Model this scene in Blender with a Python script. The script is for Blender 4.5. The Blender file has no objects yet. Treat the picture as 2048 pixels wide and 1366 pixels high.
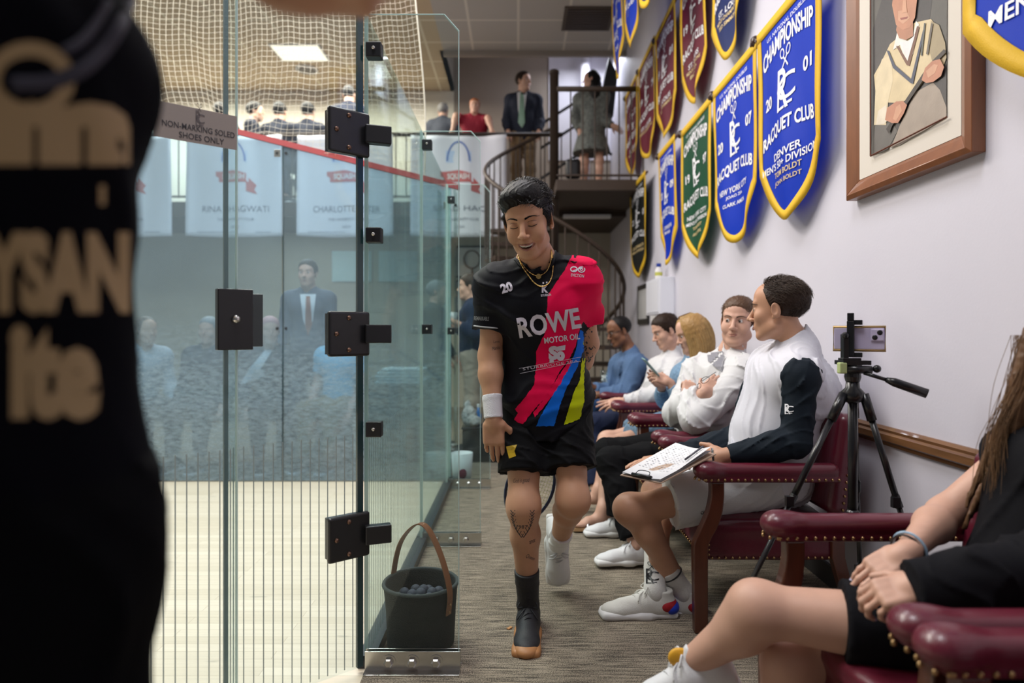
import bpy, bmesh, math, random
import numpy as np
from mathutils import Vector, Matrix, noise
from mathutils.bvhtree import BVHTree
random.seed(7)
SC = bpy.context.scene
COL = SC.collection
PI = math.pi
# ---------------------------------------------------------------- camera, world, lights, exposure
F = 1300.0          # focal length in pixels of the 2048 px wide frame
CX, CY = 1034.0, 662.0
EYE = 1.2           # camera height; the camera looks level along +Y, X is right
cam_d = bpy.data.cameras.new('camera'); cam = bpy.data.objects.new('camera', cam_d); COL.objects.link(cam)
cam.location = (0, 0, EYE); cam.rotation_euler = (PI/2, 0, 0)
cam_d.sensor_width = 36.0; cam_d.lens = 36.0*F/2048
cam_d.shift_x = -(CX-1024)/2048; cam_d.shift_y = -(683-CY)/2048
cam_d.clip_start = 0.02; cam_d.clip_end = 100
cam_d.dof.use_dof = True; cam_d.dof.focus_distance = 2.5; cam_d.dof.aperture_fstop = 1.6
SC.camera = cam
W = bpy.data.worlds.new('world'); SC.world = W; W.use_nodes = True
W.node_tree.nodes['Background'].inputs[0].default_value = (0.86, 0.89, 1.0, 1)
W.node_tree.nodes['Background'].inputs[1].default_value = 0.12
def area(name, loc, size, power, color=(1, 1, 1), rot=(0, 0, 0), sy=None):
    l = bpy.data.lights.new(name, 'AREA'); l.energy = power; l.color = color
    l.shape = 'RECTANGLE'; l.size = size; l.size_y = sy or size
    o = bpy.data.objects.new(name, l); COL.objects.link(o); o.location = loc; o.rotation_euler = rot
    return o
area('court_light', (-3.6, 3.0, 4.85), 2.4, 170, (1.0, 0.96, 0.92), sy=1.2)
area('court_light', (-1.9, 4.0, 4.85), 1.2, 150, (1.0, 0.94, 0.86), sy=1.2)
area('corridor_light', (-0.3, 1.2, 4.85), 1.2, 85, (0.97, 0.97, 1.0), sy=1.2)
area('corridor_light', (-0.2, 4.2, 4.85), 1.2, 50, (0.98, 0.96, 1.0), sy=1.2)
area('banner_fill', (-2.6, 6.9, 4.85), 1.6, 60, (.95, .96, 1.0), sy=.6)  # added fill lamp that brightens the gallery banners
area('under_gallery_fill', (-3.2, 9.3, 2.72), 2.0, 16, (1.0, .93, .8), sy=.3)  # added fill lamp that lifts the dark space below the gallery
area('stair_light', (1.15, 9.6, 5.35), 0.6, 22, (0.86, 0.9, 1.0))
area('gallery_light', (-3.8, 9.0, 4.85), 4.5, 260, (1.0, 0.93, 0.82), sy=0.8)
SC.view_settings.view_transform = 'Standard'; SC.view_settings.look = 'None'
SC.view_settings.gamma = 1.0; SC.view_settings.use_curve_mapping = False
SC.view_settings.exposure = 0.0
SC.cycles.transparent_max_bounces = 32; SC.cycles.max_bounces = 10
# ---------------------------------------------------------------- helpers
V = Vector
def PX(px, py, D):                      # point at distance D in front of the camera seen at (px, py)
    return V(((px-CX)/F*D, D, EYE-(py-CY)/F*D))
def WX(px, py, X):                      # point on the plane x = X
    D = X*F/(px-CX); return V((X, D, EYE-(py-CY)/F*D))
def nrm(v): v = V(v); return v/max(v.length, 1e-9)
def lerp(a, b, t): return V(a)*(1-t)+V(b)*t
_org = {}
MATS = {}
def mat(name, color, rough=0.6, metal=0.0, bump=0.0, bscale=200.0, var=0.0, vscale=8.0, sheen=0.0, sub=0.0, spec=0.5, coat=0.0, stretch=None):
    if name in MATS: return MATS[name]
    m = bpy.data.materials.new(name); m.use_nodes = True; MATS[name] = m
    nt = m.node_tree; b = nt.nodes['Principled BSDF']
    c = tuple(color[:3])+(1,)
    b.inputs['Base Color'].default_value = c; b.inputs['Roughness'].default_value = rough
    b.inputs['Metallic'].default_value = metal; b.inputs['Specular IOR Level'].default_value = spec
    b.inputs['Sheen Weight'].default_value = sheen; b.inputs['Coat Weight'].default_value = coat
    if sub: b.inputs['Subsurface Weight'].default_value = sub; b.inputs['Subsurface Scale'].default_value = 0.01; b.inputs['Subsurface Radius'].default_value = (1, .35, .2)
    tc = nt.nodes.new('ShaderNodeTexCoord')
    def vec(sc):
        if not stretch: return tc.outputs['Object']
        mp = nt.nodes.new('ShaderNodeMapping'); mp.inputs['Scale'].default_value = stretch
        nt.links.new(tc.outputs['Object'], mp.inputs['Vector']); return mp.outputs[0]
    if var:
        n = nt.nodes.new('ShaderNodeTexNoise'); n.inputs['Scale'].default_value = vscale; n.inputs['Detail'].default_value = 5
        nt.links.new(vec(1), n.inputs['Vector'])
        mx = nt.nodes.new('ShaderNodeMix'); mx.data_type = 'RGBA'
        mx.inputs['A'].default_value = tuple(max(0, x*(1-var)) for x in c[:3])+(1,)
        mx.inputs['B'].default_value = tuple(min(1, x*(1+var)) for x in c[:3])+(1,)
        nt.links.new(n.outputs['Fac'], mx.inputs['Factor']); nt.links.new(mx.outputs['Result'], b.inputs['Base Color'])
    if bump:
        n = nt.nodes.new('ShaderNodeTexNoise'); n.inputs['Scale'].default_value = bscale; n.inputs['Detail'].default_value = 3
        nt.links.new(vec(1), n.inputs['Vector'])
        bp = nt.nodes.new('ShaderNodeBump'); bp.inputs['Strength'].default_value = bump; bp.inputs['Distance'].default_value = 0.002
        nt.links.new(n.outputs['Fac'], bp.inputs['Height']); nt.links.new(bp.outputs[0], b.inputs['Normal'])
    return m
def tag(o, label=None, cat=None, group=None, kind=None):
    if label: o['label'] = label
    if cat: o['category'] = cat
    if group: o['group'] = group
    if kind: o['kind'] = kind
    return o
def thing(name, label, cat, loc=(0, 0, 0), group=None, kind=None):
    o = bpy.data.objects.new(name, None); COL.objects.link(o); o.location = loc; o.empty_display_size = .1
    _org[o.name] = V(loc); return tag(o, label, cat, group, kind)
def build(name, vs, fs, m, parent=None, smooth=False, mats=None, fmat=None):
    """one mesh object authored in world coordinates; children are stored relative to their thing's base"""
    og = _org[parent.name] if parent is not None else V((0, 0, 0))
    vs = np.asarray(vs, dtype=np.float64).reshape(-1, 3)
    if parent is None and len(vs):
        og = V((float((vs[:, 0].min()+vs[:, 0].max())/2), float((vs[:, 1].min()+vs[:, 1].max())/2), float(vs[:, 2].min())))
    me = bpy.data.meshes.new(name); me.from_pydata((vs-np.array(og)).tolist(), [], [list(map(int, f)) for f in fs])
    if smooth: me.polygons.foreach_set('use_smooth', [True]*len(me.polygons))
    for mm in (mats or [m]): me.materials.append(mm)
    if fmat is not None: me.polygons.foreach_set('material_index', list(fmat))
    me.validate(); me.update()
    o = bpy.data.objects.new(name, me); COL.objects.link(o)
    if parent is not None: o.parent = parent
    else: o.location = og
    _org[o.name] = og
    return o
class MB:
    def __init__(s): s.v = []; s.f = []
    def add(s, vs, fs):
        n = len(s.v); s.v += [tuple(p) for p in vs]; s.f += [tuple(i+n for i in f) for f in fs]; return s
    def box(s, c, h, R=None):
        c = V(c); vs = []
        for z in (-1, 1):
            for y in (-1, 1):
                for x in (-1, 1):
                    p = V((x*h[0], y*h[1], z*h[2])); p = (R @ p) if R else p; vs.append(c+p)
        return s.add(vs, [(0, 2, 3, 1), (4, 5, 7, 6), (0, 1, 5, 4), (2, 6, 7, 3), (0, 4, 6, 2), (1, 3, 7, 5)])
    def b2(s, a, b): a = V(a); b = V(b); return s.box((a+b)/2, tuple(abs(x)/2 for x in (b-a)))
    def tube(s, pts, r, n=8, caps=True, close=False, flat=None):
        pts = [V(p) for p in pts]; m = len(pts); rr = r if isinstance(r, (list, tuple)) else [r]*m
        up = None; vs = []
        for i, p in enumerate(pts):
            if close: t = nrm(pts[(i+1) % m]-pts[i-1])
            else: t = nrm(pts[min(i+1, m-1)]-pts[max(i-1, 0)])
            if up is None:
                up = V((0, 0, 1)) if abs(t.z) < .9 else V((1, 0, 0))
            u = nrm(up-t*up.dot(t)); w = t.cross(u); up = u
            for k in range(n):
                a = 2*PI*k/n
                vs.append(p+u*math.cos(a)*rr[i]*(flat or 1)+w*math.sin(a)*rr[i])
        fs = []
        for i in range(m if close else m-1):
            j = (i+1) % m
            for k in range(n): fs.append((i*n+k, i*n+(k+1) % n, j*n+(k+1) % n, j*n+k))
        if caps and not close: fs.append(tuple(range(n-1, -1, -1))); fs.append(tuple((m-1)*n+k for k in range(n)))
        return s.add(vs, fs)
    def lathe(s, c, prof, n=24, axis='z', R=None):
        vs = []; c = V(c)
        for r, h in prof:
            for k in range(n):
                a = 2*PI*k/n; p = V((r*math.cos(a), r*math.sin(a), h))
                if axis == 'y': p = V((p.x, p.z, p.y))
                if axis == 'x': p = V((p.z, p.x, p.y))
                if R: p = R @ p
                vs.append(c+p)
        m = len(prof); fs = [(i*n+k, i*n+(k+1) % n, (i+1)*n+(k+1) % n, (i+1)*n+k) for i in range(m-1) for k in range(n)]
        fs.append(tuple(range(n-1, -1, -1))); fs.append(tuple((m-1)*n+k for k in range(n)))
        return s.add(vs, fs)
    def ball(s, c, r, n=10, sc=(1, 1, 1), R=None):
        prof = [(math.sin(PI*i/n)*r+1e-5, -math.cos(PI*i/n)*r) for i in range(n+1)]
        vs = []; c = V(c); q = 2*n
        for rr, h in prof:
            for k in range(q):
                a = 2*PI*k/q; p = V((rr*math.cos(a)*sc[0], rr*math.sin(a)*sc[1], h*sc[2])); vs.append(c+((R @ p) if R else p))
        return s.add(vs, [(i*q+k, i*q+(k+1) % q, (i+1)*q+(k+1) % q, (i+1)*q+k) for i in range(n) for k in range(q)])
    def prism(s, poly, off):            # poly: 3D points, extruded by off
        n = len(poly); off = V(off)
        return s.add([V(p) for p in poly]+[V(p)+off for p in poly],
                     [tuple(range(n-1, -1, -1)), tuple(range(n, 2*n))]+[(i, (i+1) % n, n+(i+1) % n, n+i) for i in range(n)])
    def grid(s, fn, nu, nv):
        vs = [fn(i/nu, j/nv) for j in range(nv+1) for i in range(nu+1)]
        return s.add(vs, [(j*(nu+1)+i, j*(nu+1)+i+1, (j+1)*(nu+1)+i+1, (j+1)*(nu+1)+i) for j in range(nv) for i in range(nu)])
    def out(s, name, m, parent=None, smooth=False, bevel=0, seg=2):
        o = build(name, s.v, s.f, m, parent, smooth)
        if bevel:
            b = o.modifiers.new('b', 'BEVEL'); b.width = bevel; b.segments = seg; b.limit_method = 'ANGLE'; b.angle_limit = .7
        return o
def bez(pts, n=12):                     # Catmull-Rom through points
    P = [V(p) for p in pts]; P = [P[0]*2-P[1]]+P+[P[-1]*2-P[-2]]; out = []
    for i in range(1, len(P)-2):
        a, b, c, d = P[i-1:i+3]
        for k in range(n):
            t = k/n
            out.append(((b*2)+(c-a)*t+(a*2-b*5+c*4-d)*t*t+(b*3-a-c*3+d)*t*t*t)*.5)
    out.append(P[-2]); return out
def dup(root, loc):
    r = root.copy(); COL.objects.link(r); r.location = loc
    for ch in list(root.children):
        c = ch.copy(); COL.objects.link(c); c.parent = r
        for g in ch.children:
            d = g.copy(); COL.objects.link(d); d.parent = c
    return r
# ---------------------------------------------------------------- lettering
def text_flat(s, bold=0.0, shear=0.0):
    cu = bpy.data.curves.new('t', 'FONT'); cu.body = s; cu.size = 1; cu.offset = bold; cu.shear = shear
    cu.resolution_u = 3
    o = bpy.data.objects.new('t', cu); COL.objects.link(o)
    dg = bpy.context.evaluated_depsgraph_get(); me = o.evaluated_get(dg).to_mesh()
    vs = np.array([v.co[:] for v in me.vertices]).reshape(-1, 3); fs = [tuple(p.vertices) for p in me.polygons]
    o.evaluated_get(dg).to_mesh_clear(); bpy.data.objects.remove(o); bpy.data.curves.remove(cu)
    mn = vs.min(0); mx = vs.max(0)
    vs[:, 0] = (vs[:, 0]-mn[0])/(mx[0]-mn[0]); vs[:, 1] = (vs[:, 1]-mn[1])/(mx[1]-mn[1])
    return vs[:, :2], fs
def flat_cut(vs, fs, step):             # cut flat 2D polygons into a fine grid so they can follow a curved surface
    bm = bmesh.new(); bv = [bm.verts.new((x, y, 0)) for x, y in vs]
    for f in fs:
        try: bm.faces.new([bv[i] for i in f])
        except ValueError: pass
    A = np.array(vs)
    for ax in (0, 1):
        lo, hi = A[:, ax].min(), A[:, ax].max(); c = math.floor(lo/step)*step+step
        while c < hi:
            co = [0, 0, 0]; co[ax] = c; no = [0, 0, 0]; no[ax] = 1
            bmesh.ops.bisect_plane(bm, geom=bm.verts[:]+bm.edges[:]+bm.faces[:], plane_co=co, plane_no=no, dist=1e-6); c += step
    bm.verts.index_update()
    r = np.array([v.co[:2] for v in bm.verts]), [tuple(v.index for v in f.verts) for f in bm.faces]; bm.free(); return r
def bvh_of(*objs):
    vs = []; fs = []
    for o in objs:
        n = len(vs); og = _org[o.name]; vs += [v.co+og for v in o.data.vertices]; fs += [tuple(i+n for i in p.vertices) for p in o.data.polygons]
    return BVHTree.FromPolygons(vs, fs)
def stick(name, items, m, parent, bvh, org, ux, uy, cast, off=.0012, step=.01, maxd=2.0):
    """flat shapes (verts in metres on the plane org+u*ux+v*uy) laid onto a surface along direction cast"""
    VS = []; FS = []; cast = nrm(cast)
    for vs, fs in items:
        vs, fs = flat_cut(vs, fs, step); n = len(VS); ok = []
        for x, y in vs:
            p = V(org)+V(ux)*float(x)+V(uy)*float(y)
            h = bvh.ray_cast(p, cast, maxd)
            if h[0] is None: VS.append(p); ok.append(False)
            else: VS.append(h[0]-cast*off); ok.append(True)
        for f in fs:
            if all(ok[i] for i in f):
                q = [VS[n+i] for i in f]
                if max((q[i]-q[0]).length for i in range(len(q))) < step*5: FS.append(tuple(i+n for i in f))
    return build(name, [tuple(v) for v in VS], FS, m, parent) if FS else None
def word(s, x, y, w, h, bold=.02, rot=0.0, shear=0.0, warp=None):
    vs, fs = text_flat(s, bold, shear); q = vs.copy()
    q[:, 0] = q[:, 0]*w-w/2; q[:, 1] = q[:, 1]*h-h/2
    if warp: q[:, 1] += warp*(1-(2*q[:, 0]/w)**2)
    c, sn = math.cos(rot), math.sin(rot)
    return np.stack([q[:, 0]*c-q[:, 1]*sn+x, q[:, 0]*sn+q[:, 1]*c+y], 1), fs
def polyf(pts): return np.array(pts, dtype=float), [tuple(range(len(pts)))]
def ringf(cx, cy, rx, ry, t, n=20, rot=0.0):
    vs = []
    for k in range(n):
        a = 2*PI*k/n
        for q in (1, 0):
            x, y = (rx-(0 if q else t))*math.cos(a), (ry-(0 if q else t))*math.sin(a)
            vs.append((cx+x*math.cos(rot)-y*math.sin(rot), cy+x*math.sin(rot)+y*math.cos(rot)))
    return np.array(vs), [(2*k, 2*((k+1) % n), 2*((k+1) % n)+1, 2*k+1) for k in range(n)]
def barf(x0, y0, x1, y1, t):
    d = math.hypot(x1-x0, y1-y0) or 1; nx, ny = -(y1-y0)/d*t/2, (x1-x0)/d*t/2
    return np.array([(x0+nx, y0+ny), (x0-nx, y0-ny), (x1-nx, y1-ny), (x1+nx, y1+ny)]), [(0, 1, 2, 3)]
def monogram(x, y, s, rackets=True):    # interlocked R and C with two crossed rackets
    it = [word('C', x+s*.06, y, s*.98, s*.66, .004), word('R', x-s*.10, y, s*.62, s*1.1, .006)]
    it += [barf(x-s*.3, y-s*.5, x-s*.0, y-s*.5, s*.07), barf(x+s*.1, y-s*.45, x+s*.4, y-s*.45, s*.07)]
    if rackets:
        for q in (-1, 1):
            it.append(ringf(x+q*s*.17, y+s*.92, s*.12, s*.15, s*.04, 12, -q*.5)); it.append(barf(x+q*s*.09, y+s*.8, x-q*s*.16, y+s*.52, s*.05))
    return it
def flatdecal(name, items, m, parent, fn):   # fn(u, v) -> world point
    VS = []; FS = []
    for vs, fs in items:
        n = len(VS); VS += [tuple(fn(float(x), float(y))) for x, y in vs]; FS += [tuple(i+n for i in f) for f in fs]
    return build(name, VS, FS, m, parent)
# ---------------------------------------------------------------- organic modelling: distance fields meshed by surface nets
def A3(v): return np.array([v[0], v[1], v[2]], dtype=np.float32)
def cone(a, b, ra, rb=None, k=.02, op='u', clip=None, infl=0.0):
    return ('cone', A3(a), A3(b), ra+infl, (ra if rb is None else rb)+infl, k, op, clip)
def ell(c, r, R=None, k=.02, op='u', clip=None, infl=0.0):
    r = np.array(r, dtype=np.float32)+infl
    return ('ell', A3(c), r, np.array(R.to_3x3(), dtype=np.float32) if R is not None else None, None, k, op, clip)
def rbx(c, h, rad, R=None, k=.005, op='u', clip=None):
    return ('box', A3(c), np.array(h, dtype=np.float32), np.array(R.to_3x3(), dtype=np.float32) if R is not None else None, rad, k, op, clip)
def chain(pts, rs, k=.01, op='u', clip=None, infl=0.0):
    return [cone(pts[i], pts[i+1], rs[i], rs[i+1], k if i else k, op, clip, infl) for i in range(len(pts)-1)]
def infl(prims, d):
    out = []
    for p in prims:
        p = list(p)
        if p[0] == 'cone': p[3] += d; p[4] += d
        elif p[0] == 'ell': p[2] = p[2]+d
        else: p[4] += d
        out.append(tuple(p))
    return out
def _bounds(p):
    if p[0] == 'cone':
        r = max(p[3], p[4]); return np.minimum(p[1], p[2])-r, np.maximum(p[1], p[2])+r
    r = float(np.max(p[2])) if p[0] == 'ell' else float(np.linalg.norm(p[2]))+p[4]
    return p[1]-r, p[1]+r
def _eval(prims, P, marg):
    f = np.full(len(P), 9.0, dtype=np.float32)
    for p in prims:
        lo, hi = _bounds(p); m = np.nonzero(((P > lo-marg) & (P < hi+marg)).all(1))[0]
        if not len(m): continue
        Q = P[m]
        if p[0] == 'cone':
            ba = p[2]-p[1]; pa = Q-p[1]; t = np.clip(pa@ba/max(float(ba@ba), 1e-9), 0, 1)
            d = np.linalg.norm(pa-t[:, None]*ba, axis=1)-(p[3]+(p[4]-p[3])*t)
        elif p[0] == 'ell':
            q = Q-p[1]
            if p[3] is not None: q = q@p[3]
            k0 = np.linalg.norm(q/p[2], axis=1); k1 = np.linalg.norm(q/(p[2]**2), axis=1)
            d = k0*(k0-1)/np.maximum(k1, 1e-6)
            d = np.where(k0 < 1e-3, -float(p[2].min()), d)
        else:
            q = Q-p[1]
            if p[3] is not None: q = q@p[3]
            q = np.abs(q)-(p[2]-p[4]); d = np.linalg.norm(np.maximum(q, 0), axis=1)+np.minimum(q.max(1), 0)-p[4]
        if p[7]:
            for cp, cn in p[7]: d = np.maximum(d, (Q-A3(cp))@A3(cn))
        g = f[m]; k = p[5]
        if p[6] == 'u':
            h = np.maximum(k-np.abs(g-d), 0)/max(k, 1e-6); f[m] = np.minimum(g, d)-h*h*k*.25
        elif p[6] == 's':
            d = -d; h = np.maximum(k-np.abs(g-d), 0)/max(k, 1e-6); f[m] = np.maximum(g, d)+h*h*k*.25
        else: f[m] = np.maximum(g, d)
    return f
def folds(seed, amp, freq=18.0, aniso=(1, 1, 1)):
    rs = np.random.RandomState(seed); K = rs.normal(size=(7, 3)).astype(np.float32); K /= np.linalg.norm(K, axis=1)[:, None]
    ph = rs.uniform(0, 6.28, 7); an = np.array(aniso, dtype=np.float32)
    def fn(P):
        Q = P*an; w = np.sin(Q@K[0]*freq*.28+ph[0])*1.6+np.sin(Q@K[1]*freq*.4+ph[1])
        a = 1-np.abs(np.sin(Q@K[2]*freq*.5+w+ph[2])); b = 1-np.abs(np.sin(Q@K[3]*freq*.8+w*1.2+ph[3])); c = np.sin(Q@K[4]*freq*1.9+w)
        return -amp*np.maximum(a**2*1.0+b**2*.7+c*.1-.35, 0)
    return fn
def surf(prims, h, disp=None, clips=None, box=None):
    """mesh of the zero set; h is the cell size"""
    lo = np.full(3, 1e9); hi = -lo
    for p in prims:
        if p[6] == 'u': a, b = _bounds(p); lo = np.minimum(lo, a); hi = np.maximum(hi, b)
    if box is not None: lo = np.maximum(lo, np.array(box[0])); hi = np.minimum(hi, np.array(box[1]))
    lo = lo-3*h; C = 4
    n = (np.ceil((hi+3*h-lo)/(h*C)).astype(int)+1)*C
    marg = max(.05, 9*h)
    def ev(P):
        f = _eval(prims, P, marg)
        if disp is not None:
            m = f < .08; f[m] += disp(P[m])
        if clips:
            for cp, cn in clips: f = np.maximum(f, (P-A3(cp))@A3(cn))
        return f
    nc = n//C
    ix = np.stack(np.meshgrid(*[np.arange(c) for c in nc], indexing='ij'), -1).reshape(-1, 3)
    Pc = (lo+(ix+.5)*h*C-.5*h).astype(np.float32)
    fc = ev(Pc).reshape(nc)
    Fd = np.repeat(np.repeat(np.repeat(np.where(fc < 0, -1., 1.).astype(np.float32), C, 0), C, 1), C, 2)
    act = ix[(np.abs(fc.reshape(-1)) < h*C*1.75)]
    sub = np.stack(np.meshgrid(*[np.arange(C)]*3, indexing='ij'), -1).reshape(-1, 3)
    I = (act[:, None, :]*C+sub[None]).reshape(-1, 3)
    Pf = (lo+I*h).astype(np.float32); out = np.empty(len(Pf), dtype=np.float32)
    for s in range(0, len(Pf), 600000): out[s:s+600000] = ev(Pf[s:s+600000])
    Fd[I[:, 0], I[:, 1], I[:, 2]] = out
    S = Fd < 0
    cs = np.zeros(tuple(n-1), dtype=np.int8)
    for dx in (0, 1):
        for dy in (0, 1):
            for dz in (0, 1): cs += S[dx:n[0]-1+dx, dy:n[1]-1+dy, dz:n[2]-1+dz]
    ci = np.argwhere((cs > 0) & (cs < 8))
    vid = np.full(tuple(n-1), -1, dtype=np.int64); vid[ci[:, 0], ci[:, 1], ci[:, 2]] = np.arange(len(ci))
    acc = np.zeros((len(ci), 3)); cnt = np.zeros(len(ci))
    cor = [(x, y, z) for x in (0, 1) for y in (0, 1) for z in (0, 1)]
    val = {c: Fd[ci[:, 0]+c[0], ci[:, 1]+c[1], ci[:, 2]+c[2]] for c in cor}
    for c in cor:
        for ax in range(3):
            if c[ax] == 0:
                d = list(c); d[ax] = 1; a = val[c]; b = val[tuple(d)]; m = (a < 0) != (b < 0)
                t = np.where(m, a/np.where(m, a-b, 1), 0)
                p = np.array(c, dtype=float)[None].repeat(len(ci), 0); p[:, ax] = t
                acc[m] += p[m]; cnt[m] += 1
    vs = lo+(ci+acc/cnt[:, None])*h
    fs = []
    for ax in range(3):
        u, v = (ax+1) % 3, (ax+2) % 3
        sl0 = [slice(None)]*3; sl1 = [slice(None)]*3; sl0[ax] = slice(0, -1); sl1[ax] = slice(1, None)
        ch = S[tuple(sl0)] != S[tuple(sl1)]; e = np.argwhere(ch)
        e = e[(e[:, u] > 0) & (e[:, v] > 0) & (e[:, u] < n[u]-1) & (e[:, v] < n[v]-1)]
        def g(du, dv):
            q = e.copy(); q[:, u] -= du; q[:, v] -= dv; return vid[q[:, 0], q[:, 1], q[:, 2]]
        q = np.stack([g(1, 1), g(0, 1), g(0, 0), g(1, 0)], 1)
        fl = ~S[e[:, 0], e[:, 1], e[:, 2]]; q[fl] = q[fl][:, ::-1]
        q = q[(q >= 0).all(1)]
        fs.append(q)
    return vs, np.concatenate(fs)
def org(name, prims, h, m, parent, disp=None, clips=None, mats=None, zone=None, box=None, relax=0):
    vs, fs = surf(prims, h, disp, clips, box)
    fm = None
    if zone is not None: fm = zone(vs[fs].mean(1)).astype(int)
    return fastbuild(name, vs, fs, m, parent, mats, fm)
def fastbuild(name, vs, fs, m, parent, mats=None, fm=None):
    og = _org[parent.name] if parent is not None else V((0, 0, 0))
    if parent is None: og = V((float((vs[:, 0].min()+vs[:, 0].max())/2), float((vs[:, 1].min()+vs[:, 1].max())/2), float(vs[:, 2].min())))
    me = bpy.data.meshes.new(name); nf = len(fs)
    me.vertices.add(len(vs)); me.vertices.foreach_set('co', (vs-np.array(og)).astype(np.float32).ravel())
    me.loops.add(nf*4); me.loops.foreach_set('vertex_index', fs.astype(np.int32).ravel())
    me.polygons.add(nf); me.polygons.foreach_set('loop_start', np.arange(nf, dtype=np.int32)*4)
    me.polygons.foreach_set('use_smooth', np.ones(nf, dtype=bool))
    for mm in (mats or [m]): me.materials.append(mm)
    if fm is not None: me.polygons.foreach_set('material_index', fm.astype(np.int32))
    me.update(calc_edges=True)
    o = bpy.data.objects.new(name, me); COL.objects.link(o)
    if parent is not None: o.parent = parent
    else: o.location = og
    _org[o.name] = og; return o
# ---------------------------------------------------------------- materials of the place
def nodes_mat(name):
    m = bpy.data.materials.new(name); m.use_nodes = True; MATS[name] = m; nt = m.node_tree; nt.nodes.clear()
    o = nt.nodes.new('ShaderNodeOutputMaterial'); return m, nt, o
def glass_mat(name, tint, haze=0.0, hcol=(.6, .7, .76), smudge=0.0, refl=.5, body=.03):
    m, nt, o = nodes_mat(name); N = nt.nodes.new; L = nt.links.new
    tr = N('ShaderNodeBsdfTransparent'); tr.inputs[0].default_value = tuple(tint)+(1,)
    gl = N('ShaderNodeBsdfGlossy'); gl.inputs['Roughness'].default_value = .03; gl.inputs['Color'].default_value = (.9, .95, .95, 1)
    lw = N('ShaderNodeLayerWeight'); lw.inputs['Blend'].default_value = .5
    pw = N('ShaderNodeMath'); pw.operation = 'POWER'; L(lw.outputs['Facing'], pw.inputs[0]); pw.inputs[1].default_value = 4
    ml = N('ShaderNodeMath'); ml.operation = 'MULTIPLY_ADD'; L(pw.outputs[0], ml.inputs[0]); ml.inputs[1].default_value = refl; ml.inputs[2].default_value = body
    mx = N('ShaderNodeMixShader'); L(ml.outputs[0], mx.inputs[0]); L(tr.outputs[0], mx.inputs[1]); L(gl.outputs[0], mx.inputs[2])
    last = mx
    if haze or smudge:
        df = N('ShaderNodeBsdfDiffuse'); df.inputs[0].default_value = tuple(hcol)+(1,)
        tl = N('ShaderNodeBsdfTranslucent'); tl.inputs[0].default_value = tuple(hcol)+(1,)
        ds = N('ShaderNodeMixShader'); ds.inputs[0].default_value = .5; L(df.outputs[0], ds.inputs[1]); L(tl.outputs[0], ds.inputs[2])
        m2 = N('ShaderNodeMixShader'); L(mx.outputs[0], m2.inputs[1]); L(ds.outputs[0], m2.inputs[2])
        if smudge:   # ball marks and wipe marks, thicker low on the pane
            tc = N('ShaderNodeTexCoord'); mp = N('ShaderNodeMapping'); mp.inputs['Scale'].default_value = (14, 14, 40); mp.inputs['Rotation'].default_value = (0, .35, 0)
            L(tc.outputs['Object'], mp.inputs[0]); n = N('ShaderNodeTexNoise'); n.inputs['Scale'].default_value = 1.0; n.inputs['Detail'].default_value = 7; n.inputs['Roughness'].default_value = .7; L(mp.outputs[0], n.inputs['Vector'])
            n2 = N('ShaderNodeTexNoise'); n2.inputs['Scale'].default_value = 1.3; n2.inputs['Detail'].default_value = 3; L(tc.outputs['Object'], n2.inputs['Vector'])
            sp = N('ShaderNodeSeparateXYZ'); L(tc.outputs['Object'], sp.inputs[0])
            r = N('ShaderNodeMapRange'); L(sp.outputs['Z'], r.inputs[0]); r.inputs[1].default_value = 1.35; r.inputs[2].default_value = .75
            rr = N('ShaderNodeMapRange'); L(n.outputs['Fac'], rr.inputs[0]); rr.inputs[1].default_value = .42; rr.inputs[2].default_value = .62; rr.inputs[3].default_value = .25
            q = N('ShaderNodeMath'); q.operation = 'MULTIPLY'; L(r.outputs[0], q.inputs[0]); L(rr.outputs[0], q.inputs[1])
            q2 = N('ShaderNodeMath'); q2.operation = 'MULTIPLY'; L(q.outputs[0], q2.inputs[0]); q2.inputs[1].default_value = smudge
            q3 = N('ShaderNodeMath'); q3.operation = 'MULTIPLY_ADD'; L(n2.outputs['Fac'], q3.inputs[0]); q3.inputs[1].default_value = haze; q3.inputs[2].default_value = haze*.5
            q4 = N('ShaderNodeMath'); q4.operation = 'ADD'; L(q2.outputs[0], q4.inputs[0]); L(q3.outputs[0], q4.inputs[1]); L(q4.outputs[0], m2.inputs[0])
        else: m2.inputs[0].default_value = haze
        last = m2
    L(last.outputs[0], o.inputs[0]); return m
def thin_mat(name, color, alpha):
    m, nt, o = nodes_mat(name); N = nt.nodes.new; L = nt.links.new
    tr = N('ShaderNodeBsdfTransparent'); df = N('ShaderNodeBsdfPrincipled'); df.inputs['Base Color'].default_value = tuple(color)+(1,); df.inputs['Roughness'].default_value = .5
    mx = N('ShaderNodeMixShader'); mx.inputs[0].default_value = alpha; L(tr.outputs[0], mx.inputs[1]); L(df.outputs[0], mx.inputs[2]); L(mx.outputs[0], o.inputs[0]); return m
def emit_mat(name, color, s):
    m, nt, o = nodes_mat(name); e = nt.nodes.new('ShaderNodeEmission'); e.inputs[0].default_value = tuple(color)+(1,); e.inputs[1].default_value = s
    nt.links.new(e.outputs[0], o.inputs[0]); return m
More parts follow.
